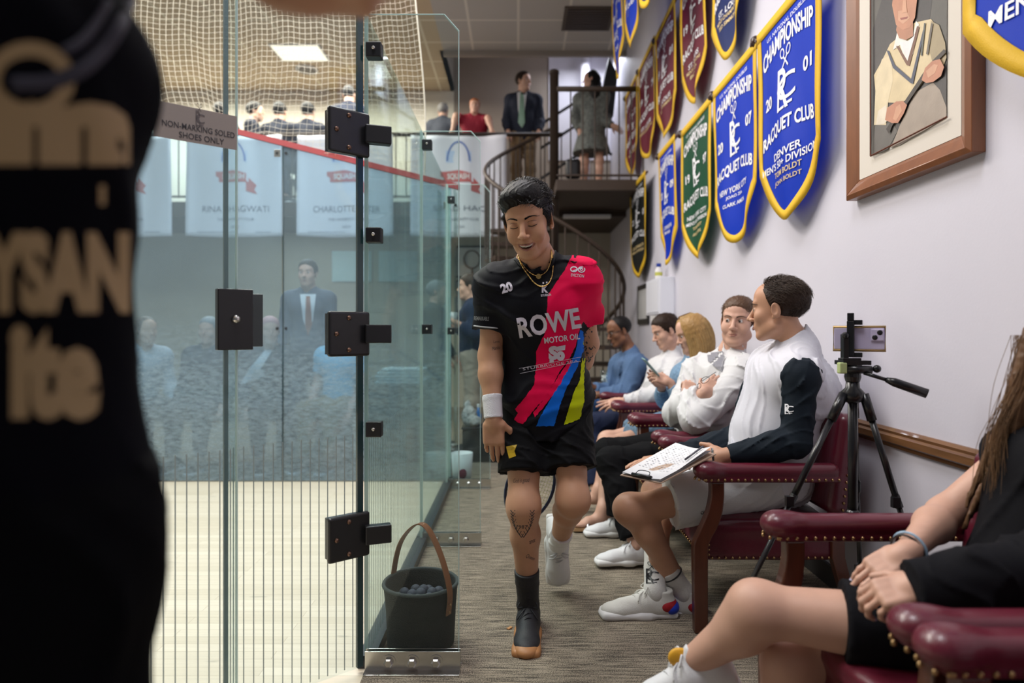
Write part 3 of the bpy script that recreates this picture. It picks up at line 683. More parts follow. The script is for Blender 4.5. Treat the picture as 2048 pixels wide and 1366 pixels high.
def pennant(color, xl, xr, ty, lines, lab, group, X=1.38, year=('20', '07'), top=None, seed=0, cast='US', tall=1.11):
    yf = X*F/(xl-CX); yn = X*F/(xr-CX); xt = (xl+xr)/2; ym = (yf+yn)/2
    zb = EYE+(662-ty)/F*ym if top is None else top-tall
    zt = zb+tall; Wd = yf-yn
    t = thing('pennant', lab, 'pennant', (X, ym, zb), group)
    ph = seed*1.7
    def fn(u, v, off=0.0):               # u 0..1 far to near, v metres above the tip
        k = 1-v/tall; w = .016*k*math.sin(u*7+ph)+.012*k*math.sin(u*13-ph*2+v*4)+.01*math.sin(v*7+ph)*k
        return V((X-off+w*.9+.02*k, yf-Wd*u*(1-.05*k)+.012*math.sin(v*8+ph)*k, zb+v))
    def low(u):                          # bottom outline: straight sides then curving to a point
        s = abs(2*u-1); return .30*s**1.75
    nu, nv = 26, 26
    o = MB().grid(lambda a, b: fn(a, low(a)+(tall-low(a))*b), nu, nv).out('cloth', CB[color], t, True)
    # gold border band on the face and behind
    tb = .055/Wd
    e = []
    pts = [(0, tall), (0, low(0))]+[(i/28, low(i/28)) for i in range(1, 29)]+[(1, tall)]
    ins = [(tb, tall), (tb, low(0)+.035)]+[(tb+(1-2*tb)*i/28, low(i/28)+.05) for i in range(1, 28)]+[(1-tb, low(1)+.035), (1-tb, tall)]
    vs = []; fs = []
    # subdivide the long sides
    P = [(0, tall-(tall-low(0))*i/14) for i in range(14)]+pts[1:-1]+[(1, low(1)+(tall-low(1))*i/14) for i in range(1, 15)]
    I = [(tb, tall-(tall-low(0)-.035)*i/14) for i in range(14)]+ins[1:-1]+[(1-tb, low(1)+.035+(tall-low(1)-.035)*i/14) for i in range(1, 15)]
    m = min(len(P), len(I))
    for i in range(m): vs += [fn(*P[i], .0025), fn(*I[i], .0025)]
    fs = [(2*i, 2*i+1, 2*i+3, 2*i+2) for i in range(m-1)]
    n0 = len(vs)
    for i in range(15): vs += [fn(i/14, tall+.004, .003), fn(i/14, tall-.055, .003)]
    fs += [(n0+2*i, n0+2*i+1, n0+2*i+3, n0+2*i+2) for i in range(14)]
    o = build('gold_border', vs, fs, M_gold, t, True); sd = o.modifiers.new('s', 'SOLIDIFY'); sd.thickness = .004; sd.offset = 0
    sc = tall/1.11
    it = [word('U.S. NATIONAL DOUBLES', .5, tall-.095, .62, .022, .01), word('CHAMPIONSHIP', .5, tall-.21, .80, .095, .03, warp=.05)]
    for vs_, _ in it: pass
    def mono(): return [(np.stack([.5+a[:, 0]/Wd, tall-.43+a[:, 1]], 1), f) for a, f in monogram(0, 0, .20)]
    it += mono(); nm_ = len(it)
    it += [word(year[0], .2, tall-.44, .13, .07, .03), word(year[1], .82, tall-.40, .13, .07, .03), word('RACQUET CLUB', .5, tall-.665, .82, .085, .03, warp=.045)]
    g = []
    for i, (s, wd, hh, gold) in enumerate(lines): (g if gold else it).append(word(s, .5, tall-.76-i*.048, wd, hh, .02))
    fl = lambda u, v: fn(u, v, .004)
    it = [flat_cut(a, f, .06) if abs(a[:, 0].max()-a[:, 0].min()) > .3 else (a, f) for a, f in it]
    for i, x in enumerate(it[:2]): flatdecal('lettering_line', [x], M_thw, t, fl)
    flatdecal('monogram', it[2:nm_], M_thw, t, fl)
    for x in it[nm_:nm_+2]: flatdecal('year_numerals', [x], M_thw, t, fl)
    for x in it[nm_+2:]: flatdecal('lettering_line', [x], M_thw, t, fl)
    for x in g: flatdecal('gold_lettering_line', [x], M_thg, t, fl)
    # wooden rod with a turned dark finial and a wall bracket
    r = MB().tube([fn(0, tall-.02, -.012)+V((0, .05, 0)), fn(1, tall-.02, -.012)+V((0, -.03, 0))], .013, 8)
    r.out('rod', M_wood, t, True)
    p = fn(0, tall-.02, -.012)
    MB().ball(p+V((-.005, .045, .012)), .034, 8, (1, .9, 1)).ball(p+V((-.005, .085, .012)), .022, 6).ball(p+V((0, .015, 0)), .024, 6, (1, .5, 1)).tube([p+V((0, .03, 0)), V((XW-.008, p.y+.03, p.z-.03))], .010, 6).out('finial', mat('dark_wood', (.035, .014, .01), .35), t, True)
gl = 'lower row pennants'; gu = 'upper row pennants'
pennant('blue', 1515, 1642, 437, [('DENVER', .42, .04, 0), ("MEN'S 50+ DIVISION", .86, .04, 0), ('TOM BOLDT', .42, .03, 1), ('JOHN BOLDT', .42, .03, 1)], 'royal blue pennant dated 2001 reading Denver, nearest the portrait', gl, year=('20', '01'), seed=1)
pennant('blue', 1427, 1514, 485, [('NEW YORK CITY', .6, .04, 0), ('', 0, 0, 0), ('', 0, 0, 0), ('JOAO ZIA', .3, .025, 0), ('CLARK AMOS', .42, .025, 0)][:1]+[('JOAO ZIA', .3, .025, 0), ('CLARK AMOS', .42, .025, 0)], 'royal blue pennant dated 2007 reading New York City, right of the green one', gl, year=('20', '07'), seed=2)
pennant('green', 1363, 1423, 517, [('NEW YORK CITY', .66, .035, 0), ("MEN'S 40+ DIVISION", .7, .03, 0), ('TOM BEST', .4, .025, 1), ('ANDY DIEHL', .4, .025, 1)], 'dark green pennant dated 1997 in the lower row', gl, year=('19', '97'), seed=3)
pennant('blue', 1317, 1350, 530, [('U.S. DIVISION', .6, .035, 0), ('TOM HARA', .4, .03, 0)], 'royal blue pennant between the green and black ones', gl, year=('20', '09'), seed=4)
pennant('black', 1260, 1291, 555, [('CINCINNATI', .6, .035, 1), ("MEN'S DIVISION", .6, .03, 1)], 'black pennant with gold edge, farthest in the lower row', gl, year=('20', '01'), seed=5)
pennant('navy', 1423, 1485, 117, [('ST. LOUIS', .5, .045, 0), ("MEN'S CHAMPIONS II", .62, .03, 1), ('TED SIMMONS', .5, .03, 1)], 'dark navy pennant cut by the top edge of the photo', gu, seed=6)
pennant('maroon', 1361, 1411, 205, [('ST. LOUIS', .5, .04, 0), ("MEN'S CHAMPIONS", .6, .03, 1), ('BOYD', .4, .03, 1)], 'maroon pennant dated 1982, nearest of the maroon ones', gu, year=('19', '82'), seed=7)
pennant('maroon', 1310, 1350, 274, [('ST. LOUIS', .5, .04, 0), ("MEN'S CHAMPIONS", .6, .03, 1)], 'maroon pennant dated 1981, second of the maroon row from the right', gu, year=('19', '81'), seed=8)
pennant('maroon', 1277, 1309, 315, [('ST. LOUIS', .5, .04, 0), ("MEN'S CHAMPIONS", .6, .03, 1)], 'maroon pennant dated 1979, third of the maroon row from the right', gu, year=('19', '79'), seed=9)
pennant('maroon', 1251, 1275, 353, [('ST. LOUIS', .5, .04, 0), ("MEN'S CHAMPIONS", .6, .03, 1)], 'maroon pennant farthest along the upper row above the landing', gu, year=('19', '72'), seed=10)
pennant('blue', 1224, 1243, 156, [('DENVER', .5, .04, 0)], 'narrow-looking blue pennant hanging farthest left near the ceiling', 'high blue pennants', X=1.0, seed=11)
pennant('blue', 1247, 1274, 91, [('DENVER', .5, .04, 0)], 'blue pennant hanging near the ceiling above the maroon ones', 'high blue pennants', X=1.0, seed=12)
pennant('navy', 1274, 1300, 14, [('DENVER', .5, .04, 0)], 'pennant at the very top edge, only its gold tip showing', 'high blue pennants', X=.96, seed=13)
# nearest pennant, right edge of the photo: only its lower left part is in view
pennant('blue', 1929, 2529, 205, [('DENVER', .4, .04, 0), ('BOLDT', .3, .02, 0), ("MEN'S 60+ DIVISION", .74, .055, 0)], "large blue pennant reading Men's at the right edge overlapping the portrait frame", gl, year=('20', '11'), seed=14, tall=1.15, top=2.97)
# ---------------------------------------------------------------- portrait in a wooden frame
def WP(px, py, off=0.0): return WX(px, py, XW-off)
M_frame = mat('oak_frame', (.21, .07, .022), .4, var=.35, vscale=25, stretch=(1, 1, .2), coat=.3)
yL, yR = 2.83, 2.05; zB = 1.765; zT = 2.9
t = thing('framed_portrait', 'painted portrait of a seated man in a cream cricket sweater in a wide wooden frame', 'picture', (XW-.02, (yL+yR)/2, zB))
fw = .075; d0 = .055
def fr(name, a, b, c, d):     # mitred moulding piece, outer a-b, inner c-d (y, z)
    pr = []
    for (y, z), (yi, zi) in ((a, d), (b, c)):
        for k, dx in ((0, 0), (0, .045), (.25, .055), (.8, .035), (1, .025), (1, 0)):
            pr.append(V((XW-.001-dx, y+(yi-y)*k, z+(zi-z)*k)))
    return MB().add(pr, [(i, (i+1) % 6, 6+(i+1) % 6, 6+i) for i in range(6)]+[tuple(range(5, -1, -1)), tuple(range(6, 12))]).out(name, M_frame, t, bevel=.002)
o4 = [(yL, zB), (yR, zB), (yR, zT), (yL, zT)]; i4 = [(yL-fw, zB+fw), (yR+fw, zB+fw), (yR+fw, zT-fw), (yL-fw, zT-fw)]
for i in range(4): j = (i+1) % 4; fr('moulding', o4[i], o4[j], i4[j], i4[i])
MB().b2((XW-.028, yR+fw, zB+fw), (XW-.02, yL-fw, zT-fw)).out('mat_board', mat('mat_board', (.66, .61, .54), .8), t)
def pc(px, py, l): return WX(px, py, XW-.031-l*.00035)
def paint(name, pts, c, l, par):
    vs = [pc(x, y, l) for x, y in pts]; m = mat('paint_'+name, c, .45, var=.25, vscale=14, bump=.15, bscale=120)
    return build(name, vs, [tuple(range(len(vs)))], m, par)
cv = paint('canvas', [(1741, 312), (1741, -140), (1895, -190), (1893, 234)], (.085, .08, .07), 0, t)
P_ = [('chair_shade', [(1741, 312), (1745, 250), (1790, 235), (1800, 290), (1893, 234), (1893, 130), (1850, 110), (1880, -120), (1800, -120), (1745, 60)], (.05, .045, .045)),
 ('trousers', [(1782, 296), (1800, 250), (1830, 185), (1866, 165), (1880, 180), (1893, 215), (1893, 234), (1800, 290)], (.33, .27, .22)),
 ('lap_shadow', [(1745, 310), (1750, 252), (1785, 244), (1795, 262), (1775, 300)], (.12, .11, .10)),
 ('sweater', [(1748, 150), (1762, 125), (1780, 88), (1800, 72), (1830, 45), (1862, 38), (1880, 62), (1888, 110), (1870, 130), (1850, 160), (1822, 196), (1800, 206), (1775, 205), (1752, 195)], (.62, .50, .30)),
 ('far_sleeve', [(1748, 250), (1750, 200), (1752, 155), (1764, 118), (1782, 110), (1786, 160), (1776, 205), (1772, 250)], (.66, .55, .36)),
 ('cuff', [(1752, 250), (1756, 222), (1772, 210), (1776, 240), (1768, 248)], (.7, .62, .5)),
 ('near_sleeve', [(1862, 42), (1878, 50), (1890, 85), (1893, 115), (1884, 140), (1866, 128), (1858, 100)], (.34, .27, .16)),
 ('collar', [(1786, 100), (1794, 66), (1806, 76), (1822, 88), (1832, 42), (1838, 48), (1826, 108), (1812, 128), (1800, 90)], (.78, .74, .68)),
 ('vee_band', [(1792, 92), (1797, 92), (1815, 122), (1834, 52), (1839, 54), (1819, 132), (1813, 130)], (.16, .07, .04)),
 ('shirt_vee', [(1798, 84), (1816, 82), (1830, 70), (1816, 118)], (.72, .70, .7)),
 ('navy_stripe', [(1773, 100), (1778, 102), (1790, 130), (1822, 158), (1846, 60), (1849, 60), (1826, 168), (1821, 166), (1786, 136)], (.05, .06, .10)),
 ('stripe_two', [(1848, 46), (1851, 46), (1844, 112), (1841, 110)], (.10, .11, .10)), ('stripe_three', [(1862, 46), (1866, 48), (1856, 110), (1852, 108)], (.12, .10, .08)),
 ('neck', [(1792, 60), (1796, 40), (1826, 40), (1826, 72), (1812, 80), (1798, 76)], (.42, .19, .11)),
 ('face', [(1784, 10), (1790, -40), (1810, -60), (1830, -40), (1834, 0), (1830, 35), (1820, 55), (1806, 60), (1792, 50)], (.48, .22, .13)),
 ('cheek', [(1796, 22), (1812, 20), (1820, 36), (1806, 48), (1796, 40)], (.56, .30, .19)), ('mouth', [(1800, 36), (1816, 33), (1814, 37), (1802, 40)], (.28, .08, .06)),
 ('nose', [(1806, 0), (1812, 0), (1814, 24), (1804, 26)], (.6, .32, .2)),
 ('racket_handle', [(1778, 268), (1772, 258), (1812, 198), (1858, 128), (1888, 98), (1892, 104), (1864, 134), (1822, 196), (1784, 252)], (.035, .025, .02)),
 ('hand_low', [(1770, 240), (1774, 216), (1792, 203), (1806, 202), (1814, 210), (1808, 226), (1796, 246), (1784, 246)], (.46, .2, .12)),
 ('fingers_low', [(1792, 214), (1800, 208), (1804, 222), (1792, 242), (1786, 238)], (.56, .29, .18)),
 ('hand_high', [(1843, 160), (1850, 136), (1864, 122), (1880, 118), (1888, 134), (1882, 152), (1866, 164), (1852, 166)], (.46, .2, .12)),
 ('fingers_high', [(1852, 142), (1868, 128), (1876, 130), (1870, 146), (1856, 156)], (.56, .3, .19))]
for i, (n_, p_, c_) in enumerate(P_): paint(n_, p_, c_, i+1, cv)
q = MB(); a_ = [(1741, 312), (1741, -140), (1895, -190), (1893, 234)]
for i in (0, 3): q.tube([pc(*a_[i], 24), pc(*a_[(i+1) % 4], 24)], .0035, 4)
q.out('fillet', mat('fillet_brown', (.14, .04, .02), .4), t)
# wall fittings by the stair
t = thing('wall_cabinet', 'small white wall box below the black pennant', 'cabinet', (XW, 6.5, 1.37))
MB().b2((XW-.14, 6.1, 1.36), (XW, 6.75, 1.71)).out('body', mat('enamel', (.74, .75, .82), .4), t, bevel=.006); MB().b2((XW-.143, 6.15, 1.38), (XW-.14, 6.7, 1.69)).out('door', mat('enamel'), t) if False else MB().b2((XW-.146, 6.15, 1.38), (XW-.1405, 6.7, 1.69)).out('door', MATS['enamel'], t, bevel=.002)
bx_, by_ = 1.40, 6.42
t = thing('spray_bottle', 'white bottle with a blue cap standing on the wall cabinet', 'bottle', (bx_, by_, 1.71))
MB().lathe((bx_, by_, 1.71), [(.035, 0), (.037, .01), (.037, .09), (.02, .12), (.018, .125)], 16).out('body', M_white, t, True); MB().lathe((bx_, by_, 1.835), [(.024, 0), (.024, .03), (.018, .032)], 14).out('cap', mat('cap_blue', (.01, .04, .3), .4), t)
MB().lathe((bx_, by_, 1.745), [(.0375, 0), (.0375, .035)], 16).out('label', mat('label_yellow', (.5, .5, .1), .5), t)
t = thing('wall_certificate', 'small black-framed certificate on the wall under the black pennant', 'picture', (XW, 7.55, 1.3)); MB().b2((XW-.02, 7.25, 1.28), (XW, 7.9, 1.74)).out('frame', M_black, t); MB().b2((XW-.023, 7.33, 1.34), (XW-.02, 7.82, 1.68)).out('print', mat('print_paper', (.5, .5, .5), .6), t)
t = thing('wall_sheet', 'white paper notice with a red curl beside the wall cabinet', 'sign', (XW, 7.0, 1.3)); MB().b2((XW-.004, 6.8, 1.3), (XW, 7.2, 1.69)).out('paper', M_white, t); MB().tube([(XW-.006, 6.97, 1.38), (XW-.006, 7.02, 1.43), (XW-.006, 6.98, 1.5)], .012, 5, flat=1).out('red_mark', mat('mark_red', (.5, .05, .05), .5), t)
# framed racket on the far wall
for (xa, xb, ya, yb, rk) in ((912, 987, 492, 556, 1), (912, 987, 560, 625, 0)):
    t = thing('framed_racket' if rk else 'framed_print', 'white framed display with an old racket on the far wall' if rk else 'framed grey photo print below the framed racket', 'picture', PX((xa+xb)/2, yb, YF))
    a = PX(xa, yb, YF-.03); b = PX(xb, ya, YF); MB().b2(a, (b.x, YF-.0, b.z)).out('frame', M_black, t); MB().b2((a.x+.03, YF-.035, a.z+.03), (b.x-.03, YF-.03, b.z-.03)).out('backing', M_white, t)
    if rk:
        c = PX(944, 519, YF-.05); q = MB().tube([c+V((.125*math.cos(2*PI*i/24), 0, .14*math.sin(2*PI*i/24))) for i in range(24)], .012, 6, close=True); q.tube([c+V((0, 0, -.14)), c+V((0, 0, -.27))], .014, 6); q.out('racket', mat('racket_wood', (.13, .06, .03), .4), t)
    else: MB().b2((a.x+.08, YF-.04, a.z+.08), (b.x-.08, YF-.035, b.z-.08)).out('print', mat('grey_print', (.2, .2, .2), .6), t)
for (xa, xb) in ((664, 742), (757, 834)):  # one board of the pair stands in for a reflected duplicate
    a = PX(xa, 563, YF-.03); b = PX(xb, 502, YF-.03); o = MB().b2((a.x, YF-.03, a.z), (b.x, YF, b.z)).out('board_and_reflection', mat('board_pale', (.62, .80, .80), .5)); tag(o, 'pale blank board on the far wall, %s of the two' % ('left' if xa == 664 else 'right'), 'board', 'pale boards on the far wall')
# ---------------------------------------------------------------- captain's chairs
def make_chair(loc, label):
    t = thing('captains_chair', label, 'chair', loc); X, Y = loc[0], loc[1]
    P = lambda x, y, z: V((X+x, Y+y, z))
    org('seat', [rbx(P(.0, 0, .345), (.27, .275, .085), .03, k=.01), ell(P(-.02, 0, .41), (.25, .25, .035), k=.05)], .008, M_leather, t, folds(3, .002, 14))
    R = Matrix.Rotation(-.13, 3, 'Y').to_4x4()
    R = Matrix.Rotation(.14, 4, 'Y')
    org('backrest', [rbx(P(.285, 0, .66), (.045, .315, .205), .035, R), rbx(P(.255, 0, .70), (.03, .24, .13), .028, R, k=.03)], .008, M_leather, t)
    for s in (-1, 1):
        y = s*.325
        a = org('armrest', [rbx(P(-.03, y, .642), (.28, .036, .03), .028, k=.02), ell(P(-.27, y, .645), (.055, .047, .033), k=.03), rbx(P(-.02, y, .612), (.27, .033, .012), .008, k=.006)], .006, M_leather, t)
        nb = MB()
        for i in range(21):
            for q in (-1, 1): nb.ball(P(-.29+i*.0265, y+q*.0345, .612), .0062, 3)
        for i in range(5): an = PI/2+PI*i/4*1.0; nb.ball(P(-.285+.035*math.cos(an), y+.036*math.sin(an), .612), .0062, 3)
        nb.out('nailhead_trim', M_brass, a, True)
        o = [(-.262, .60), (-.262, .545), (-.275, .48), (-.305, .41), (-.327, .36), (-.33, .31), (-.325, 0), (-.272, 0), (-.272, .31), (-.262, .37), (-.235, .42), (-.215, .48), (-.208, .545), (-.208, .60)]
        pts = bez([(a_, 0, b_) for a_, b_ in o[:7]], 4); pts2 = bez([(a_, 0, b_) for a_, b_ in o[7:]], 4)
        vs = []; L_ = [P(p.x, y-.022, p.z) for p in pts]; R_ = [P(p.x, y-.022, p.z) for p in reversed(pts2)]
        n = min(len(L_), len(R_)); m = MB(); vv = []
        for i in range(n): vv += [L_[i], R_[i], R_[i]+V((0, .044, 0)), L_[i]+V((0, .044, 0))]
        m.add(vv, [(4*i+k, 4*i+(k+1) % 4, 4*i+4+(k+1) % 4, 4*i+4+k) for i in range(n-1) for k in range(4)]+[(0, 3, 2, 1), (4*n-4, 4*n-3, 4*n-2, 4*n-1)])
        m.out('leg', M_wood, t, bevel=.005)
        MB().prism([P(.24, s*.27-.02, .5), P(.29, s*.27-.02, .5), P(.30, s*.27-.02, .28), P(.37, s*.27-.02, 0), P(.325, s*.27-.02, 0), P(.245, s*.27-.02, .28)], (0, .04, 0)).out('rear_leg', M_wood, t, bevel=.004)
    nb = MB()
    for i in range(20):
        for s in (-1, 1): nb.ball(P(-.265+i*.028, s*.277, .277), .0062, 3)
    for i in range(20): nb.ball(P(-.272, -.265+i*.028, .277), .0062, 3)
    for s in (-1, 1):
        for i in range(5): nb.ball(P(-.268, s*.27, .29+i*.02), .0058, 3); nb.ball(P(-.25, s*.277, .29+i*.02), .0058, 3)
    nb.out('seat_nailheads', M_brass, t, True)
    nb = MB()
    for s in (-1, 1):
        for i in range(14): p = R.to_3x3() @ V((0, s*.318, -.18+i*.028)); nb.ball(P(.30, 0, .66)+p, .0062, 3)
    nb.out('back_nailheads', M_brass, t, True)
    return t
ch = make_chair((1.03, 2.92, 0), 'burgundy leather armchair with brass nails, under the man in the white vest')
for y, l in ((3.74, 'burgundy armchair under the man with folded arms in the white pullover'), (4.47, 'burgundy armchair under the blond woman'), (5.22, 'burgundy armchair under the man in the plain white shirt'), (5.98, 'burgundy armchair under the man in the blue blazer'), (1.55, 'burgundy armchair of the woman in the black top, in the foreground'), (.82, 'nearest burgundy armchair, only its arm in the lower right corner')):
    c = dup(ch, (1.03, y, 0)); c['label'] = l; _org[c.name] = V((1.03, y, 0))
for o in SC.objects:
    if o.name.startswith('captains_chair'): o['group'] = "captain's chairs along the wall"
# ---------------------------------------------------------------- people
def skin_mat(name, c): return mat(name, c, .48, bump=.12, bscale=450, var=.10, vscale=18, sub=.03, spec=.4)
SK1 = skin_mat('skin_tan', (.52, .275, .165)); SK2 = skin_mat('skin_fair', (.58, .34, .25)); SK3 = skin_mat('skin_brown', (.20, .085, .045)); SK4 = skin_mat('skin_warm', (.50, .27, .17))
M_lip = mat('lip', (.37, .155, .12), .42); M_teeth = mat('teeth', (.72, .68, .6), .3)
HB = mat('hair_black', (.006, .005, .005), .5, bump=.8, bscale=160, spec=.2); HD = mat('hair_dark_brown', (.026, .014, .009), .5, bump=.8, bscale=160, spec=.2)
HM = mat('hair_mid_brown', (.09, .045, .022), .5, bump=.8, bscale=120, spec=.35); HG = mat('hair_grey', (.25, .23, .22), .6, bump=.6, bscale=120)
HR = mat('hair_ginger', (.36, .10, .02), .5, bump=.6, bscale=120); HY = mat('hair_blond', (.36, .21, .075), .42, bump=.5, bscale=150, var=.3, vscale=30, stretch=(1, 1, .08), spec=.35)
def eye_mat():
    m, nt, o = nodes_mat('eye'); N = nt.nodes.new; L = nt.links.new; tc = N('ShaderNodeTexCoord'); s = N('ShaderNodeSeparateXYZ'); L(tc.outputs['Generated'], s.inputs[0])
    b = N('ShaderNodeBsdfPrincipled'); b.inputs['Base Color'].default_value = (.62, .58, .55, 1); b.inputs['Roughness'].default_value = .15; L(b.outputs[0], o.inputs[0]); return m
M_eye = eye_mat(); M_iris = mat('iris', (.03, .018, .012), .15)
def frame(f, u):
    f = nrm(f); u = V(u); u = nrm(u-f*u.dot(f)); r = f.cross(u)
    return Matrix((r, f, u)).transposed()
def rot(v, ax, a): return Matrix.Rotation(a, 3, nrm(ax)) @ V(v)
def head_prims(c, M, s, o):
    P = lambda x, y, z: V(c)+M @ V((x*s, y*s, z*s)); Rr = M.to_4x4()
    E = lambda x, y, z, rx, ry, rz, k=.02, op='u', R=None: ell(P(x, y, z), (rx*s, ry*s, rz*s), R or Rr, k, op)
    jw = o.get('jaw', 1.0); L = [E(0, -.015, .045, .076, .096, .080), E(0, .03, -.01, .064, .062, .085, .03), E(0, .028, -.058, .052*jw, .050, .048, .03),
         E(0, .072, -.099, .021*jw, .017, .015, .028), E(0, .038, .06, .060, .048, .05, .03)]
    for q in (-1, 1):
        L += [cone(P(q*.048*jw, .005, -.062), P(q*.018, .066, -.094), .017*s, .013*s, .03), E(q*.041, .06, -.020, .022*jw, .02, .02, .03)]
    L += [cone(P(q*.012, .087, .030), P(q*.044, .074, .036), .009*s, .007*s, .018) for q in (-1, 1)]
    if o.get('detail', 1):
        for q in (-1, 1): L.append(E(q*.031, .102, .010, .021, .017, .014, .014, 's'))
        for q in (-1, 1): L.append(E(q*.031, .0745, .009, .0158, .0142, .0120, .003))
        if o.get('eyes', 1): 
            for q in (-1, 1): L.append(E(q*.031, .0905, .008, .0125, .008, .0032+.0012*o.get('eyes', 1), .003, 's'))
        else:
            for q in (-1, 1): L.append(cone(P(q*.019, .0895, .004), P(q*.043, .0855, .004), .0012*s, .0012*s, .003, 's'))
    L += [cone(P(0, .087, .022), P(0, .110, -.018), .0075*s, .0100*s, .010), E(0, .1150, -.026, .0125, .0115, .0105, .007)]
    if o.get('detail', 1):
        for q in (-1, 1): L += [E(q*.0135, .1015, -.0300, .0078, .0105, .0078, .006)]
        for q in (-1, 1): L += [E(q*.006, .108, -.0375, .0035, .0045, .003, .003, 's')]
    L.append(E(0, .074, -.058, .029, .024, .022, .018))
    m = o.get('mouth', 'closed')
    if m == 'open':
        L.append(E(0, .100, -.064, .026, .026, .0090, .004, 's'))
        for q in (-1, 1): L.append(E(q*.024, .090, -.059, .009, .014, .0055, .005, 's'))
    if m in ('open', 'smile'):
        for q in (-1, 1):
            L += [cone(P(q*.019, .1015, -.036), P(q*.034, .083, -.056), .0018*s, .0022*s, .009, 's'), E(q*.040, .068, -.036, .018, .015, .017, .022)]
            if m == 'open': L.append(cone(P(q*.036, .083, -.058), P(q*.037, .074, -.078), .0018*s, .0014*s, .009, 's'))
    if m == 'smile': L.append(cone(P(-.024, .092, -.061), P(.024, .092, -.061), .0015*s, .0015*s, .004, 's'))
    for q in (-1, 1):
        Re = (M @ Matrix.Rotation(q*-.35, 3, 'Z') @ Matrix.Rotation(-.15, 3, 'X')).to_4x4()
        L += [E(q*.080, -.010, .0, .0065, .018, .031, .006, 'u', Re)]
        if o.get('detail', 1): L += [E(q*.087, -.006, .004, .0055, .0105, .019, .005, 's', Re), E(q*.077, -.001, -.024, .006, .008, .010, .006)]
    return L
SKULL = (0, -.015, .045, .076, .096, .080)
def hair_prims(c, M, s, kind):
    P = lambda x, y, z: V(c)+M @ V((x*s, y*s, z*s)); Rr = M.to_4x4(); n = lambda x, y, z: M @ V((x, y, z))
    E = lambda x, y, z, rx, ry, rz, k=.02, op='u', clip=None: ell(P(x, y, z), (rx*s, ry*s, rz*s), Rr, k, op, clip)
    hl = [(P(0, .078, .083), n(0, .85, -.527)), (P(0, 0, -.062), n(0, .25, -.97))]
    if kind == 'short': L = [E(0, -.017, .047, .084, .104, .090, clip=hl), E(0, .0, .075, .072, .086, .062, clip=hl)]
    elif kind == 'thick':
        hl = [(P(0, .080, .086), n(0, .87, -.49)), (P(0, 0, -.055), n(0, .25, -.97))]
        L = [E(0, -.015, .048, .083, .103, .092, clip=hl), E(0, .018, .088, .074, .078, .060, clip=hl), E(.02, .066, .098, .045, .028, .026, .03)]
    elif kind == 'thin': # receding
        hl = [(P(0, .045, .10), n(0, .93, -.37)), (P(0, 0, -.062), n(0, .25, -.97))]
        L = [E(0, -.018, .046, .084, .104, .086, clip=hl)]
    elif kind == 'bun':
        L = [E(0, -.017, .047, .084, .104, .09, clip=hl), E(0, -.1, .02, .05, .04, .05)]
    else:
        L = [E(0, -.02, .047, .088, .108, .092, clip=hl)]
    for q in (-1, 1): L.append(E(q*.088, -.012, -.012, .030, .024, .042, .008, 's'))
    return L
def strands(name, c, M, s, n, ln, m, parent, flow, hl=(.078, .083), r=.0009, seed=1, lift=.012, zmin=-.05):
    rs = random.Random(seed); q = MB(); c = V(c)
    for _ in range(n):
        for _try in range(20):
            a = rs.uniform(0, 2*PI); z = rs.uniform(-.9, 1); rr = math.sqrt(1-z*z); d = V((rr*math.cos(a), rr*math.sin(a), z))
            p = V((SKULL[0]+d.x*.086, SKULL[1]+d.y*.107, SKULL[2]+d.z*.092))
            if (p.y-hl[0])*.85-(p.z-hl[1])*.527 < -.004 and p.z > zmin-.25*p.y*0 and not (abs(p.x) > .06 and p.z < .03 and -.04 < p.y < .02): break
        fl = V(flow(p))+V((rs.gauss(0, .18)+.35*math.sin(p.y*90+p.x*60), rs.gauss(0, .18)+.3*math.sin(p.x*110), rs.gauss(0, .18))); t = fl-d*fl.dot(d)
        if t.length < 1e-3: continue
        t.normalize(); L = ln*rs.uniform(.5, 1.2); pts = []
        for k in range(4): u = k/3; pts.append(c+M @ ((p-d*.006+t*L*u+d*(lift*(1 if p.z > .07 else .35)*math.sin(u*2.2)*rs.uniform(.5, 1.3)))*s))
        q.tube(pts, [r, r, r*.8, r*.2], 3, False)
    return q.out(name, m, parent, True)
